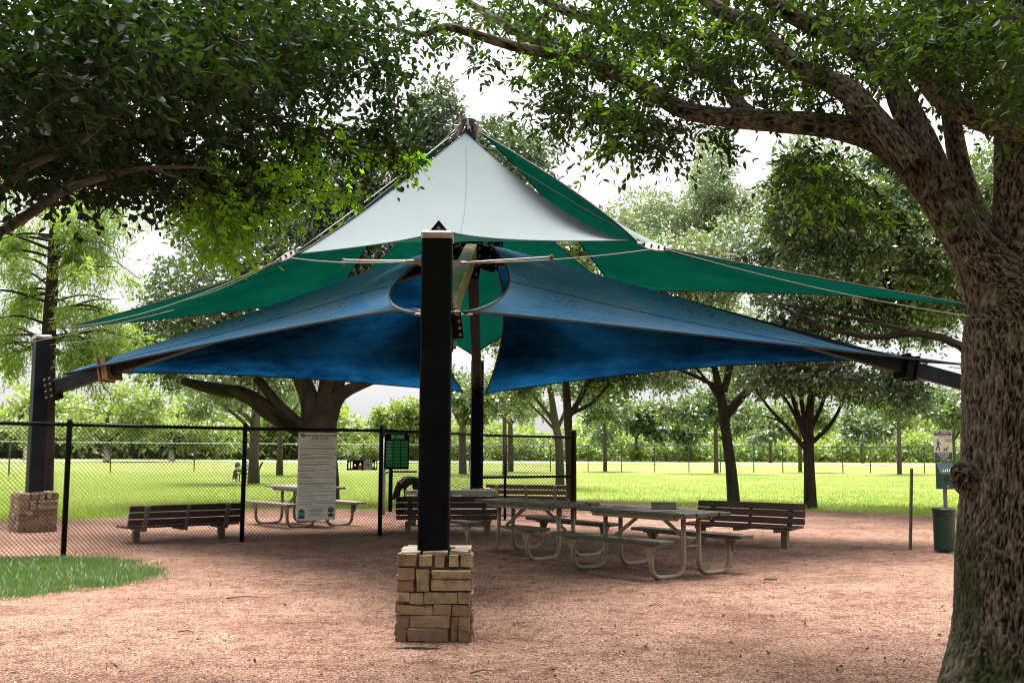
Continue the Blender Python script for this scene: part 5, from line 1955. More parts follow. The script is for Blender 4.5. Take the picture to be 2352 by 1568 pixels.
def arch(w_, h_):
    p = [(-w_ / 2, 0), (w_ / 2, 0), (w_ / 2, h_ - w_ * 0.3)]
    p += [(w_ / 2 * math.cos(t), h_ - w_ * 0.3 + w_ * 0.3 * math.sin(t)) for t in np.linspace(0.2, math.pi - 0.2, 7)]
    return p + [(-w_ / 2, h_ - w_ * 0.3)]


# sunset palm badge: bands of colour with a black palm
m_, n, b, o = mat('rainbow_badge')
tcv = coords(n, (1, 1, 1))
sp_ = N(n, 'ShaderNodeSeparateXYZ')
n.links.new(tcv, sp_.inputs[0])
mr = N(n, 'ShaderNodeMapRange')
mr.inputs[1].default_value = sz_(0.975)
mr.inputs[2].default_value = sz_(0.862)
n.links.new(sp_.outputs[2], mr.inputs[0])
rr_ = ramp(n, [(0.0, (0.12, 0.0, 0.10)), (0.2, (0.02, 0.05, 0.3)), (0.42, (0.05, 0.45, 0.6)), (0.55, (0.02, 0.3, 0.2)), (0.75, (0.15, 0.4, 0.05)), (0.9, (0.6, 0.3, 0.02)), (1.0, (0.05, 0.02, 0.02))], mr.outputs[0])
n.links.new(rr_.outputs[0], b.inputs['Base Color'])
M['rainbow'] = m_
mb = MB()
mb.prism(arch(0.105, 0.158), (0, 0.0006, 0), (sx_(0.125), yS - 0.0004, sz_(0.977)), (1, 0, 0), (0, 0, 1))
mb.build('palm_badge', M['rainbow'], sg)
mb = MB()
c0_ = Vector((sx_(0.125), yS - 0.0014, sz_(0.905)))
mb.bar(c0_ + Vector((0.006, 0, -0.07)), c0_ + Vector((0, 0, 0.02)), 0.0006, 0.008, (1, 0, 0))
for an in range(9):
    t = an * math.pi / 8
    mb.add([c0_ + Vector((0, 0, 0.02)), c0_ + Vector((0.03 * math.cos(t), 0, 0.025 + 0.026 * math.sin(t))), c0_ + Vector((0.042 * math.cos(t + 0.1), 0, 0.005 + 0.03 * math.sin(t)))], [(0, 1, 2)])
mb.box((sx_(0.125), yS - 0.0014, sz_(0.965)), (0.1, 0.0006, 0.02))
mb.build('palm_silhouette', M['inkdark'], sg)
mb = MB()
mb.prism(arch(0.098, 0.158), (0, 0.0006, 0), (sx_(0.875), yS - 0.0004, sz_(0.962)), (1, 0, 0), (0, 0, 1))
mb.build('tree_badge', M['inkdark'], sg)
mb = MB()
c0_ = Vector((sx_(0.875), yS - 0.0014, sz_(0.905)))
mb.bar(c0_ + Vector((-0.045, 0, -0.02)), c0_ + Vector((-0.012, 0, -0.02)), 0.0006, 0.03, (0, 0, 1))
mb.bar(c0_ + Vector((0.012, 0, -0.02)), c0_ + Vector((0.045, 0, -0.02)), 0.0006, 0.03, (0, 0, 1))
for i in range(14):
    mb.box(c0_ + Vector((random.uniform(-0.035, 0.035), 0, random.uniform(0.01, 0.06))), (0.008, 0.0006, 0.006))
o_ = mb.build('tree_print', M['white'], sg)
o_['kind'] = 'stuff'
for fx_, fz_ in ((0.04, 0.025), (0.97, 0.035), (0.03, 0.985), (0.975, 0.965), (0.97, 0.26), (0.955, 0.40), (0.96, 0.52), (0.02, 0.44), (0.02, 0.545)):
    mb = MB()
    mb.lathe([(0, -0.004), (0.011, -0.003), (0.011, 0)], (sx_(fx_), yS, sz_(fz_)), 8, 'Y')
    mb.build('screw', M['rust'], sg)

# green board of name tiles
pcb = fp[2].lerp(fp[3], 0.10)
hb = R(14)
Yb = 18.0
cb = P(911, 1036, Yb)
nb_ = thing('notice_board', 'black framed notice board of green name tiles beside the fence post', 'notice board', (cb.x, Yb, 0), hb)
s_ = Yb / FPX
BW, BH = 55 * s_ / math.cos(hb), 82 * s_
mb = MB()
mb.box((0, 0, cb.z), (BW, 0.03, BH), None, 0.004)
mb.build('backboard', M['black'], nb_)
mb = MB()
mb.box((0.015, -0.02, cb.z + BH * 0.40), (BW * 0.55, 0.008, BH * 0.14))
hdp = mb.build('header_panel', M['bgreen2'], nb_)
mb = MB()
mb.box((-0.075, -0.0246, cb.z + BH * 0.40), (0.035, 0.0008, 0.05))
for i in range(3):
    mb.box((0.045, -0.0246, cb.z + BH * (0.43 - 0.025 * i)), (0.12, 0.0008, 0.008))
o_ = mb.build('header_print', M['palegreen'], hdp)
o_['kind'] = 'stuff'
for r_ in range(8):
    for c_ in range(3):
        mb = MB()
        zc = cb.z + BH * (0.255 - 0.092 * r_)
        xc = (-0.30 + 0.305 * c_) * BW + 0.008 * 0
        mb.box((xc, -0.019, zc), (BW * 0.275, 0.008, BH * 0.078), None, 0.001)
        tl_ = mb.build('name_tile', M['bgreen'], nb_)
        if c_ == 0 and r_ < 6:
            mb = MB()
            mb.box((xc, -0.0236, zc + 0.006), (BW * 0.14, 0.0008, 0.010))
            mb.box((xc, -0.0236, zc - 0.012), (BW * 0.19, 0.0008, 0.004))
            mb.build('tile_print', M['palegreen'], tl_)
for sx2, sz2 in ((-0.46, 0.47), (0.46, 0.47), (-0.46, -0.47)):
    mb = MB()
    mb.lathe([(0, -0.022), (0.012, -0.02), (0.012, -0.01)], (sx2 * BW, 0, cb.z + sz2 * BH), 8, 'Y')
    mb.build('screw', M['galv'], nb_)

# black holder with leaf-shaped slots, carrying a pink toy and a card
pa_, hd = on_fence(834)
hl = thing('bag_holder', 'black slotted bag holder strapped to the fence by the post', 'bag holder', (pa_.x + 0.035 * math.sin(hd), pa_.y - 0.035 * math.cos(hd), 0), hd)
hz1, hz0 = P(834, 1056, pa_.y).z, P(834, 1079, pa_.y).z
HLW = 68 * pa_.y / FPX / math.cos(hd) * 0.93
slots = [(0.07, 0.035, 'l'), (0.15, 0.035, 'l'), (0.26, 0.035, 't'), (0.43, 0.055, 't'), (0.86, 0.03, 's'), (0.945, 0.035, 'l')]
mb = MB()
nx_ = 120
prev_ = None


def slot_iv(u_):
    for c_, w_, k3 in slots:
        q = abs(u_ - c_) / w_
        if q < 1:
            if k3 == 't':
                return 0.42, 0.42 + 0.40 * (1 - q)
            hgt_ = 0.38 * math.sqrt(1 - q * q) * (1 if k3 == 'l' else 0.7)
            return 0.5 - hgt_, 0.5 + hgt_
    return None


for i in range(nx_):
    u0, u1 = i / nx_, (i + 1) / nx_
    iv = slot_iv((u0 + u1) / 2)
    x0_, x1_ = (u0 - 0.5) * HLW, (u1 - 0.5) * HLW
    zs = [(0.0, 1.0)] if iv is None else [(0.0, iv[0]), (iv[1], 1.0)]
    for (a0, a1) in zs:
        z0_, z1_ = hz0 + (hz1 - hz0) * a0, hz0 + (hz1 - hz0) * a1
        mb.box(((x0_ + x1_) / 2, 0, (z0_ + z1_) / 2), (x1_ - x0_ + 0.0005, 0.02, z1_ - z0_))
o_ = mb.build('slotted_bar', M['black'], hl)
o_['kind'] = 'stuff'
mb = MB()
pol = [(-0.04, 0.035)] + [(0.04 * math.cos(t), 0.035 + 0.075 * math.sin(t)) for t in np.linspace(0, -math.pi, 9)]
mb.prism(pol, (0, 0.03, 0), ((0.41 - 0.5) * HLW, -0.03, hz0 + 0.045), (1, 0, 0), (0, 0, 1))
tag(mb.build('pet_toy', M['pink'], None), 'pink cup shaped toy stuck in the black slotted holder', 'pet toy').matrix_world = FR[hl.name].copy()
mb = MB()
mb.box(((0.68 - 0.5) * HLW, -0.014, (hz0 + hz1) / 2), (0.155, 0.004, 0.15))
mb.box(((0.69 - 0.5) * HLW, -0.0145, hz1 - 0.005), (0.09, 0.004, 0.04))
cdp = mb.build('paper_card', M['paper'], None)
mb = MB()
mb.box(((0.68 - 0.5) * HLW, -0.0175, (hz0 + hz1) / 2 + 0.015), (0.07, 0.0016, 0.028))
mb.box(((0.66 - 0.5) * HLW, -0.0175, (hz0 + hz1) / 2 - 0.005), (0.05, 0.0016, 0.018))
mb.build('faded_print', M['pinkpaper'], cdp)
cdp.matrix_world = FR[hl.name].copy()
tag(cdp, 'white paper card with faded pink print on the holder', 'card')


# ================================================================== picnic tables
DIR = Vector((0.636, -0.772, 0)).normalized()
ROTT = math.atan2(DIR.y, DIR.x)


def pipe_path(pts, rad, n_=4):
    """polyline with rounded corners"""
    out = [Vector(pts[0])]
    for i in range(1, len(pts) - 1):
        p, a_, b2 = Vector(pts[i]), Vector(pts[i - 1]), Vector(pts[i + 1])
        d0, d1 = (a_ - p).normalized(), (b2 - p).normalized()
        s0, s1 = p + d0 * rad, p + d1 * rad
        for t in np.linspace(0, 1, n_ + 2):
            out.append(s0 * (1 - t) ** 2 + p * 2 * t * (1 - t) + s1 * t * t)
    out.append(Vector(pts[-1]))
    return out


def picnic(loc, label, mt_plank, front='full', nplank=4, group='picnic tables with bent pipe legs'):
    t = thing('picnic_table', label, 'picnic table', loc, ROTT, group)
    LEN, TW = 1.83, 0.80
    pw = TW / nplank
    for i in range(nplank):
        mb = MB()
        y = -TW / 2 + pw * (i + 0.5)
        mb.box((random.uniform(-0.012, 0.012), y, 0.755), (LEN, pw - 0.012, 0.042), None, 0.004)
        mb.build('tabletop_plank', mt_plank, t)
    # tan skirt rails under the top
    for y in (-0.30, 0.30):
        mb = MB()
        mb.prism([(-0.74, 0), (0.74, 0), (0.70, -0.055), (-0.70, -0.055)], (0, 0.03, 0), (0, y - 0.015, 0.733), (1, 0, 0), (0, 0, 1))
        mb.build('skirt_rail', M['tan'], t)
    for x in (-0.65, 0.65):
        for sg_ in (-1, 1):
            leg = pipe_path([(x, sg_ * 0.135, 0.72), (x, sg_ * 0.135, 0.045), (x, sg_ * 0.695, 0.045), (x, sg_ * 0.695, 0.42)], 0.17, 6)
            mb = MB()
            mb.tube(leg, 0.030, 12)
            mb.build('leg', M['tan'], t, False, True)
        mb = MB()
        mb.tube([(x, -0.135, 0.38), (x, 0.135, 0.38)], 0.014, 8)
        mb.build('cross_rod', M['tan'], t)
        mb = MB()
        mb.bar((x * 0.98, 0, 0.40), (x * 0.22, 0, 0.72), 0.035, 0.035)
        mb.build('brace', M['tan'], t)
        mb = MB()
        mb.box((x, 0, 0.715), (0.05, 0.66, 0.035))
        mb.build('cross_bearer', M['tan'], t)
    for sg_ in (-1, 1):
        segs = [(-0.915, 0.915)]
        if sg_ == -1 and front == 'split':
            segs = [(-0.93, -0.42), (0.30, 0.99)]
        for (s0, s1) in segs:
            mb = MB()
            mb.box(((s0 + s1) / 2, sg_ * 0.715, 0.462), (s1 - s0, 0.25, 0.042), None, 0.004)
            mb.build('bench_plank', mt_plank, t)
            mb = MB()
            mb.box(((s0 + s1) / 2, sg_ * 0.70, 0.428), (max(0.1, (s1 - s0) - 0.3), 0.05, 0.024))
            mb.build('bench_rail', M['tan'], t)
        for x in (-0.65, 0.65):
            mb = MB()
            q = -1 if x < 0 else 1
            mb.prism([(-0.11, 0), (0.11, 0), (0.028, -0.17), (-0.028, -0.17)], (0, 0.012, 0), (x, sg_ * 0.725, 0.438), (1, 0, 0), (0, 0, 1))
            mb.build('seat_gusset', M['tan'], t)
    return t


picnic((1.72, 13.05, 0.0), 'nearer picnic table with a loose board lying on its dark top', M['plank'])
picnic((0.34, 15.02, 0.0), 'picnic table with two short front seats, end to end behind the nearer one', M['plank'], 'split')
picnic((-4.03, 20.55, 0.0), 'silvery worn picnic table inside the fence behind the rules sign', M['plank_pale'])
# loose board on the near table
q = P(1525, 1172, 12.75)
mb = MB()
mb.box((0, 0, 0), (0.30, 0.02, 0.09), Matrix.Rotation(R(-14), 3, 'X'), 0.003)
o_ = mb.build('loose_board', M['plank'])
o_.location = (q.x, q.y, 0.835)
o_.rotation_euler = (R(-8), 0, R(-8))
tag(o_, 'short loose board propped on the nearer picnic table', 'board')


# ================================================================== park benches
def park_bench(loc, rot, label, mt_, seat=0.30, top=0.66, group='slatted park benches around the yard', nm=True):
    t = thing('park_bench', label, 'bench', loc, rot, group)
    L_ = 1.83
    tilt = R(14)
    for i in range(3):
        z = top - 0.055 - i * (top - seat - 0.03) / 3
        y = 0.20 + (z - seat) * math.tan(tilt)
        mb = MB()
        mb.box((0, y, z), (L_, 0.035, 0.095), Matrix.Rotation(-tilt, 3, 'X'), 0.004)
        mb.build('back_slat', mt_, t)
    for i in range(4):
        mb = MB()
        mb.box((0, -0.24 + i * 0.125, seat + 0.003 * i), (L_, 0.105, 0.035), None, 0.004)
        mb.build('seat_slat', mt_, t)
    for x in (-0.66, 0.0, 0.66):
        mb = MB()
        p0, p1 = Vector((x, 0.225, seat - 0.05)), Vector((x, 0.225 + (top - seat) * math.tan(tilt) + 0.025, top - 0.02))
        mb.bar(p0, p1, 0.075 if x else 0.045, 0.03, (0, 1, 0))
        mb.build('back_support', M['benchpost'], t)
        mb = MB()
        mb.box((x, -0.03, seat - 0.04), (0.07, 0.50, 0.045))
        mb.build('seat_bearer', M['benchpost'], t)
    for x in (-0.70, 0.70):
        mb = MB()
        mb.box((x, -0.02, (seat - 0.06) / 2 - 0.05), (0.10, 0.09, seat + 0.04), None, 0.006)
        mb.build('leg', M['benchpost'], t)
    return t


# left bench, its back to us
a, b_ = G(316, 1250), G(505, 1240)
c = (a + b_) / 2
hdg = math.atan2(b_.y - a.y, b_.x - a.x)
park_bench((c.x, c.y, 0), hdg + math.pi, 'brown slatted bench seen from behind through the left fence', M['slat'], 0.27, 0.62)
# right bench
c = G(1722, 1262)
park_bench((c.x - 0.02, c.y + 0.35, 0), R(-38), 'brown slatted bench at the right, past the picnic tables', M['slat'], 0.34, 0.70)
# middle bench behind the front post
a, b_ = G(955, 1229), G(1105, 1227)
c = (a + b_) / 2
park_bench((c.x - 0.02, c.y + 0.05, 0), R(7), 'brown slatted bench half hidden behind the black front post', M['slat'], 0.30, 0.66)
# two more beyond the mesh
c = P(1030, 1160, 20.4)
park_bench((c.x, 20.6, 0), R(-4), 'pale grey slatted bench behind the mesh before the back pier', M['slat_pale'], 0.34, 0.70)
c = P(1215, 1160, 23.4)
park_bench((c.x, 23.6, 0), R(-14) + math.pi, 'dark bench turned away behind the chain link end panel', M['slat'], 0.34, 0.74)

# ================================================================== pet waste station
pb_ = G(2176, 1270)
ws = thing('pet_waste_station', 'pet waste station with sign, dark green dispenser and bin beside the oak', 'pet waste station', (pb_.x, pb_.y, 0), R(4))
mb = MB()
mb.bar((0, 0.0, -0.1), (0, 0.0, 1.82), 0.05, 0.03, (0, 1, 0))
mb.build('post', M['galvdull'], ws)
s_ = pb_.y / FPX
zsig = lambda y: P(2170, y, pb_.y).z
SWd = 0.285
zt2, zb2 = zsig(988), zsig(1056)
zc2 = (zt2 + zb2) / 2
sH = zt2 - zb2
mb = MB()
mb.box((-0.02, -0.03, zc2), (SWd, 0.006, sH), None, 0.001)
sgn_ = mb.build('sign_panel', M['cream'], ws)
mb = MB()
mb.box((-0.02, -0.0345, zt2 - sH * 0.09), (SWd - 0.012, 0.0012, sH * 0.165))
mb.build('sign_band', M['teal'], sgn_)
mb = MB()
mb.box((-0.02, -0.0345, zb2 + sH * 0.135), (SWd - 0.012, 0.0012, sH * 0.25))
mb.build('sign_band', M['teal'], sgn_)
yl = -0.0365
font('PET WASTE', 0.052, M['cream'], sgn_, (-0.02, yl, zt2 - sH * 0.065), UP90, bold=0.0012)
font('TRANSMITS DISEASE', 0.020, M['cream'], sgn_, (-0.02, yl, zt2 - sH * 0.145), UP90)
font('LEASH AND CLEAN', 0.022, M['teal'], sgn_, (0.015, yl, zt2 - sH * 0.215), UP90)
font('UP AFTER\nYOUR PET', 0.026, M['teal'], sgn_, (0.062, yl, zt2 - sH * 0.34), UP90)
font('PLEASE KEEP\nTHIS AREA\nCLEAN', 0.034, M['cream'], sgn_, (-0.02, yl, zb2 + sH * 0.135), UP90, bold=0.0006, space=0.95)


def picto(pl_, c, sc__, nm):
    mb = MB()
    for pol in pl_:
        mb.prism([(x * sc__, y * sc__) for x, y in pol], (0, 0.001, 0), (c[0], yl, c[1]), (1, 0, 0), (0, 0, 1))
    return mb.build(nm, M['teal'], sgn_)


circ = lambda x, y, r_: [(x + r_ * math.cos(t), y + r_ * math.sin(t)) for t in np.linspace(0, 6.283, 11)[:-1]]
picto([circ(0.0, 0.95, 0.075), [(-0.09, 0.84), (0.08, 0.84), (0.09, 0.52), (-0.07, 0.50)], [(0.05, 0.84), (0.30, 0.62), (0.28, 0.57), (0.03, 0.72)],
       [(-0.07, 0.5), (0.03, 0.5), (-0.12, 0.02), (-0.24, 0.0)], [(0.0, 0.52), (0.09, 0.52), (0.20, 0.0), (0.08, 0.0)]], (-0.10, zb2 + sH * 0.31), 0.165, 'walker_figure')
picto([[(-0.25, 0.38), (0.2, 0.40), (0.2, 0.2), (-0.25, 0.2)], [(0.1, 0.4), (0.22, 0.62), (0.42, 0.58), (0.42, 0.5), (0.25, 0.42), (0.2, 0.3)], [(-0.25, 0.25), (-0.15, 0.25), (-0.2, 0.0), (-0.28, 0.0)],
       [(0.1, 0.25), (0.2, 0.25), (0.18, 0.0), (0.1, 0.0)], [(-0.25, 0.38), (-0.33, 0.52), (-0.29, 0.53), (-0.2, 0.38)]], (0.015, zb2 + sH * 0.285), 0.115, 'dog_figure')
# bag dispenser: sloped lid, dark opening
zd1, zd0 = zsig(1062), zsig(1122)
zm = zsig(1086)
mb = MB()
prof = [(-0.16, zd0), (-0.16, zm), (-0.055, zd1), (-0.02, zd1), (-0.02, zd0)]
mb.prism([(y, z) for y, z in prof], (0.245, 0, 0), (-0.145, 0, 0), (0, 1, 0), (0, 0, 1))
dsp = mb.build('bag_dispenser', M['boxgreen'], ws)
mb = MB()
mb.lathe([(0.0, 0.004), (0.045, 0.004), (0.056, -0.004), (0.058, 0.006)], (-0.03, -0.166, (zd0 + zm) / 2 + 0.03), 18, 'Y')
mb.build('opening', M['bag'], dsp)
mb = MB()
mb.lathe([(0.0, -0.008), (0.014, -0.004), (0.014, 0.0)], (-0.03, -0.161, zd0 + 0.04), 10, 'Y')
mb.build('lock', M['galv'], dsp)
mb = MB()
for i in range(5):
    x = -0.095 + i * 0.035
    hh_ = (0.04, 0.05, 0.07, 0.06, 0.045)[i]
    y0_, z0_ = -0.145, zm + 0.018
    sl = Vector((0, 0.105, zd1 - zm)).normalized()
    p0 = Vector((x, -0.1625 + 0.02, zm + 0.02))
    p0 = Vector((x, -0.16, zm)) + sl * 0.03 + Vector((0, -0.003, 0.001))
    mb.bar(p0, p0 + sl * hh_ * 0.7 + Vector((0.018, 0, 0)), 0.010, 0.001, (0, -1, 0.9))
o_ = mb.build('worn_marks', M['white'], dsp)
o_['kind'] = 'stuff'
# bin
bz_ = P(2162, 1266, pb_.y - 0.02)
bt_ = P(2162, 1172, pb_.y - 0.02)
bx0 = (bz_.x - pb_.x)
mb = MB()
z0_, z1_ = bz_.z + 0.02, bt_.z
mb.lathe([(0.0, z0_), (0.150, z0_), (0.152, z0_ + 0.03), (0.156, z1_)], (bx0, -0.13, 0), 28)
bn = mb.build('bin', M['bin'], ws, False, True)
mb = MB()
pr = [(0.157, z1_ - 0.07), (0.163, z1_ - 0.04), (0.160, z1_ - 0.02), (0.166, z1_ + 0.005), (0.160, z1_ + 0.02)]
mb.lathe(pr, (bx0, -0.13, 0), 40)
mb.v = [(x + random.uniform(-1, 1) * 0.003, y + random.uniform(-1, 1) * 0.003, z + random.uniform(-1, 1) * 0.008) for x, y, z in mb.v]
mb.build('bin_liner', M['bag'], bn)
mb = MB()
mb.lathe([(0.167, z1_ + 0.012), (0.170, z1_ + 0.03), (0.15, z1_ + 0.045), (0.0, z1_ + 0.052)], (bx0, -0.13, 0), 28)
mb.build('lid', M['bin'], bn, False, True)

# lone steel channel post
q = G(2089, 1266)
q1 = P(2094, 1075, q.y)
mb = MB()
ax = (q1 - q).normalized()
for sgx in (-1, 1):
    mb.bar(q + Vector((sgx * 0.018, 0, -0.2)), q1 + Vector((sgx * 0.018, 0, 0)), 0.006, 0.03, (0, 1, 0))
mb.bar(q + Vector((0, 0.014, -0.2)), q1 + Vector((0, 0.014, 0)), 0.04, 0.006, (0, 1, 0))
cpo = mb.build('channel_post', M['galvdull'])
tag(cpo, 'bare leaning steel channel post on the gravel left of the bin', 'post')


# ================================================================== dog and person
def skinned(name, chain, edges, mat_, parent=None, sub=2, root=0):
    """chain: list of (x,y,z,r)"""
    me = bpy.data.meshes.new(name)
    me.from_pydata([c[:3] for c in chain], edges, [])
    o_ = bpy.data.objects.new(name, me)
    COL.objects.link(o_)
    if parent is not None:
        o_.parent = parent
    md = o_.modifiers.new('skin', 'SKIN')
    for i, c in enumerate(chain):
        me.skin_vertices[0].data[i].radius = (c[3], c[3])
        me.skin_vertices[0].data[i].use_root = (i == root)
    md.use_smooth_shade = True
    s_ = o_.modifiers.new('sub', 'SUBSURF')
    s_.levels = s_.render_levels = sub
    me.materials.append(mat_)
    return o_


M['dogfur'] = simple('black_short_fur', (0.006, 0.006, 0.007), 0.6, 0, 0.5, 12, 0, 0.1)
M['skin'] = plain('skin', (0.50, 0.30, 0.22), 0.6)
M['shirt'] = plain('pale_blue_shirt', (0.55, 0.60, 0.68), 0.9)
M['trouser'] = plain('grey_brown_trousers', (0.16, 0.13, 0.10), 0.9)
M['shoe'] = plain('white_shoe', (0.7, 0.7, 0.7), 0.6)
M['hair'] = plain('dark_hair', (0.03, 0.02, 0.015), 0.8)
M['greenbag'] = simple('green_bag', (0.05, 0.14, 0.05), 0.8, 0, 0.3, 10)

dp = P(935, 1120, 30.6)
dog = thing('dog', 'black dog sniffing the ground beyond the fence and bench', 'dog', (dp.x + 0.05, 30.6, 0), R(-128))
ch = [(-0.34, 0, 0.58, 0.15), (-0.12, 0, 0.61, 0.145), (0.12, 0, 0.57, 0.18), (0.27, 0, 0.54, 0.165),        # 0-3 trunk
      (0.40, 0, 0.46, 0.11), (0.49, 0, 0.32, 0.085), (0.545, 0, 0.20, 0.09), (0.60, 0, 0.12, 0.06), (0.65, 0, 0.055, 0.04),  # 4-8 neck head muzzle
      (0.26, 0.09, 0.42, 0.06), (0.24, 0.09, 0.27, 0.036), (0.255, 0.09, 0.08, 0.026), (0.29, 0.09, 0.03, 0.03),    # front leg
      (0.26, -0.09, 0.42, 0.06), (0.30, -0.09, 0.27, 0.036), (0.31, -0.09, 0.08, 0.026), (0.345, -0.09, 0.03, 0.03),
      (-0.36, 0.09, 0.46, 0.085), (-0.27, 0.10, 0.34, 0.055), (-0.42, 0.10, 0.20, 0.03), (-0.39, 0.10, 0.07, 0.026), (-0.35, 0.10, 0.03, 0.03),
      (-0.36, -0.09, 0.46, 0.085), (-0.33, -0.10, 0.34, 0.055), (-0.50, -0.10, 0.20, 0.03), (-0.47, -0.10, 0.07, 0.026), (-0.43, -0.10, 0.03, 0.03),
      (-0.45, 0, 0.64, 0.03), (-0.56, 0, 0.68, 0.02), (-0.63, 0, 0.78, 0.016), (-0.62, 0, 0.88, 0.011),
      (0.50, 0.065, 0.24, 0.02), (0.46, 0.095, 0.17, 0.026), (0.50, -0.065, 0.24, 0.02), (0.46, -0.095, 0.17, 0.026)]
ed = [(0, 1), (1, 2), (2, 3), (3, 4), (4, 5), (5, 6), (6, 7), (7, 8), (3, 9), (9, 10), (10, 11), (11, 12), (3, 13), (13, 14), (14, 15), (15, 16),
      (0, 17), (17, 18), (18, 19), (19, 20), (20, 21), (0, 22), (22, 23), (23, 24), (24, 25), (25, 26), (0, 27), (27, 28), (28, 29), (29, 30), (6, 31), (31, 32), (6, 33), (33, 34)]
skinned('body', ch, ed, M['dogfur'], dog, 2, 1)
mb = MB()
cpt, cax = Vector((0.37, 0, 0.485)), Vector((0.13, 0, -0.10)).normalized()
x_, y_, _ = frame_from(cax)
mb.tube([cpt + (x_ * math.cos(t) + y_ * math.sin(t)) * 0.098 for t in np.linspace(0, 6.283, 15)], 0.02, 6)
mb.tube([cpt + Vector((0.02, 0.06, -0.09)), cpt + Vector((0.0, 0.07, -0.16))], [0.03, 0.008], 5)
mb.build('collar', M['red'], dog)

# person on a bench half behind the lawn oak
Yp = 47.0
pp0 = P(563, 1086, Yp)
bench_z = pp0.z
bp = thing('person', 'person in a pale shirt on a bench, half hidden by the lawn oak', 'person', (pp0.x, Yp, 0), 0)
zb = max(0.40, bench_z + 0.0)
body = [(0.02, 0, zb + 0.12, 0.15), (0.04, 0, zb + 0.30, 0.135), (0.04, 0, zb + 0.50, 0.155), (0.02, 0, zb + 0.60, 0.07),
        (0.03, -0.19, zb + 0.54, 0.06), (-0.06, -0.24, zb + 0.30, 0.045), (-0.27, -0.18, zb + 0.24, 0.035),
        (0.03, 0.19, zb + 0.54, 0.06), (-0.06, 0.24, zb + 0.30, 0.045), (-0.27, 0.18, zb + 0.24, 0.035)]
skinned('shirt', body, [(0, 1), (1, 2), (2, 3), (2, 4), (4, 5), (5, 6), (2, 7), (7, 8), (8, 9)], M['shirt'], bp, 2)
head = [(0.0, 0, zb + 0.60, 0.05), (-0.01, 0, zb + 0.70, 0.085), (-0.02, 0, zb + 0.80, 0.10), (-0.12, 0, zb + 0.74, 0.02)]
skinned('head', head, [(0, 1), (1, 2), (1, 3)], M['skin'], bp, 2)
skinned('hair', [(0.03, 0, zb + 0.78, 0.09), (0.02, 0, zb + 0.85, 0.085), (-0.06, 0, zb + 0.87, 0.05)], [(0, 1), (1, 2)], M['hair'], bp, 2)
legs = [(0.02, 0, zb + 0.10, 0.14), (-0.06, -0.10, zb + 0.10, 0.095), (-0.44, -0.12, zb + 0.12, 0.07), (-0.50, -0.12, zb - 0.30, 0.045),
        (-0.06, 0.10, zb + 0.10, 0.095), (-0.44, 0.12, zb + 0.12, 0.07), (-0.46, 0.12, zb - 0.30, 0.045)]
skinned('trousers', legs, [(0, 1), (1, 2), (2, 3), (0, 4), (4, 5), (5, 6)], M['trouser'], bp, 2)
for sgy in (-1, 1):
    skinned('shoe', [(-0.48, sgy * 0.12, zb - 0.34, 0.05), (-0.62, sgy * 0.12, zb - 0.36, 0.045)], [(0, 1)], M['shoe'], bp, 2)
    hx = (-0.28, sgy * 0.17, zb + 0.24)
    skinned('hand', [(*hx, 0.03), (hx[0] - 0.08, hx[1] - sgy * 0.02, hx[2] - 0.01, 0.035), (hx[0] - 0.16, hx[1] - sgy * 0.02, hx[2] - 0.03, 0.012), (hx[0] - 0.10, hx[1] - sgy * 0.06, hx[2] + 0.01, 0.01)], [(0, 1), (1, 2), (1, 3)], M['skin'], bp, 1)
lb = thing('garden_bench', 'black metal bench with a curled end under the seated person', 'bench', (pp0.x, Yp, 0), 0)
mb = MB()
mb.box((0.12, 0, zb - 0.05), (0.95, 0.5, 0.05))
mb.build('seat', M['slat'], lb)
mb = MB()
mb.tube([(0.58, 0, zb - 0.05), (0.62, 0, zb + 0.15), (0.70, 0, zb + 0.36), (0.76, 0, zb + 0.44), (0.74, 0, zb + 0.50)], 0.035, 8)
mb.build('backrest', M['black'], lb, False, True)
for x in (-0.3, 0.1, 0.5):
    mb = MB()
    mb.tube([(x, -0.2, 0), (x, -0.2, zb - 0.06)], 0.022, 8)
    mb.tube([(x, 0.2, 0), (x, 0.2, zb - 0.06)], 0.022, 8)
    mb.build('leg', M['black'], lb)
bgp = P(546, 1062, Yp - 0.05)
o_ = skinned('bag', [(0, 0, -0.16, 0.13), (0, 0, 0.02, 0.15), (0.02, 0, 0.16, 0.09)], [(0, 1), (1, 2)], M['greenbag'], None, 2)
o_.location = (bgp.x, Yp - 0.05, zb + 0.36)
tag(o_, 'green bag on the lap of the person seated behind the lawn oak', 'bag')

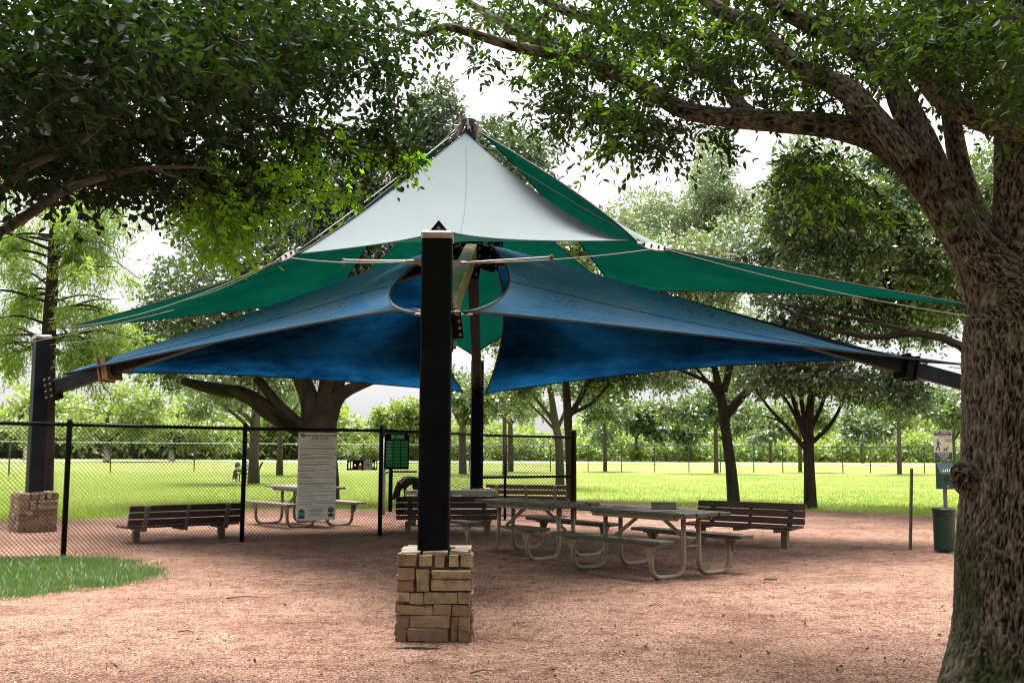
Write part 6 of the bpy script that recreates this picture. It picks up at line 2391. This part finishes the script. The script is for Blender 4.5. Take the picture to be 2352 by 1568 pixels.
# ================================================================== litter on the gravel
mb = MB()
for (x0, y0, x1, y1) in ((520, 1373, 595, 1370), (410, 1450, 445, 1452), (1080, 1545, 1130, 1540), (1490, 1390, 1520, 1392), (640, 1310, 655, 1322), (1700, 1370, 1725, 1376)):
    a, b_ = G(x0, y0, 0.05), G(x1, y1, 0.05)
    mb.tube([a, a.lerp(b_, 0.5) + Vector((0.01, 0.02, 0.012)), b_], [0.006, 0.005, 0.003], 6)
o_ = mb.build('fallen_twigs', M['twig'])
o_['kind'] = 'stuff'
o_['label'] = 'thin fallen twigs lying on the near gravel'
k_ = 1500
yy = 7.0 + 14 * rng.random(k_) ** 1.3
xx = (rng.random(k_) - 0.5) * yy * 1.05
oo = np.stack([xx, yy, np.array([gzat(a_, c_) + 0.008 for a_, c_ in zip(xx, yy)])], 1)
dd = rng.normal(0, 1, (k_, 3))
dd[:, 2] *= 0.1
v, f, rn = leaf_cloud(oo, dd, 0.02, 1, 0.030, 0.013, 0.0, lvar=0.75)
M['litter'] = leaf_mat('dry_leaf', [(0.05, 0.025, 0.015), (0.10, 0.05, 0.025), (0.03, 0.02, 0.015), (0.07, 0.09, 0.02)], 0.1, (0.2, 0.15, 0.03), 0.02)
o_ = link('leaf_litter', np_mesh('leaf_litter', v, f, rn), M['litter'])
o_['kind'] = 'stuff'
o_['label'] = 'dry fallen leaves dotted over the gravel'
# dark half-buried stones that show by the tables
for (x, y, s_, lab) in ((1770, 1331, 0.085, 'flat dark stone half buried in the gravel near the picnic table'), (2048, 1266, 0.06, 'small dark lump between the channel post and the bin'),
                        (962, 1490, 0.16, 'dark bark sliver lying before the front pier')):
    q = G(x, y, 0.03)
    bm = bmesh.new()
    bmesh.ops.create_icosphere(bm, subdivisions=2, radius=1.0)
    for v_ in bm.verts:
        v_.co = v_.co * (1 + 0.35 * noise.noise(v_.co * 1.7 + Vector((x, 0, 0))))
        v_.co = Vector((v_.co.x * s_, v_.co.y * s_ * (0.6 if s_ < 0.1 else 0.16), v_.co.z * s_ * (0.35 if s_ < 0.1 else 0.07)))
    me = bpy.data.meshes.new('ground_stone')
    bm.to_mesh(me)
    bm.free()
    o_ = link('bark_sliver' if s_ > 0.15 else 'ground_stone', me, M['bark'] if s_ > 0.15 else M['mortar'])
    o_.location = (q.x, q.y, 0.035)
    tag(o_, lab, 'bark' if s_ > 0.15 else 'stone')

print('objects', len(bpy.data.objects), 'tris', sum(len(m2.polygons) for m2 in bpy.data.meshes))
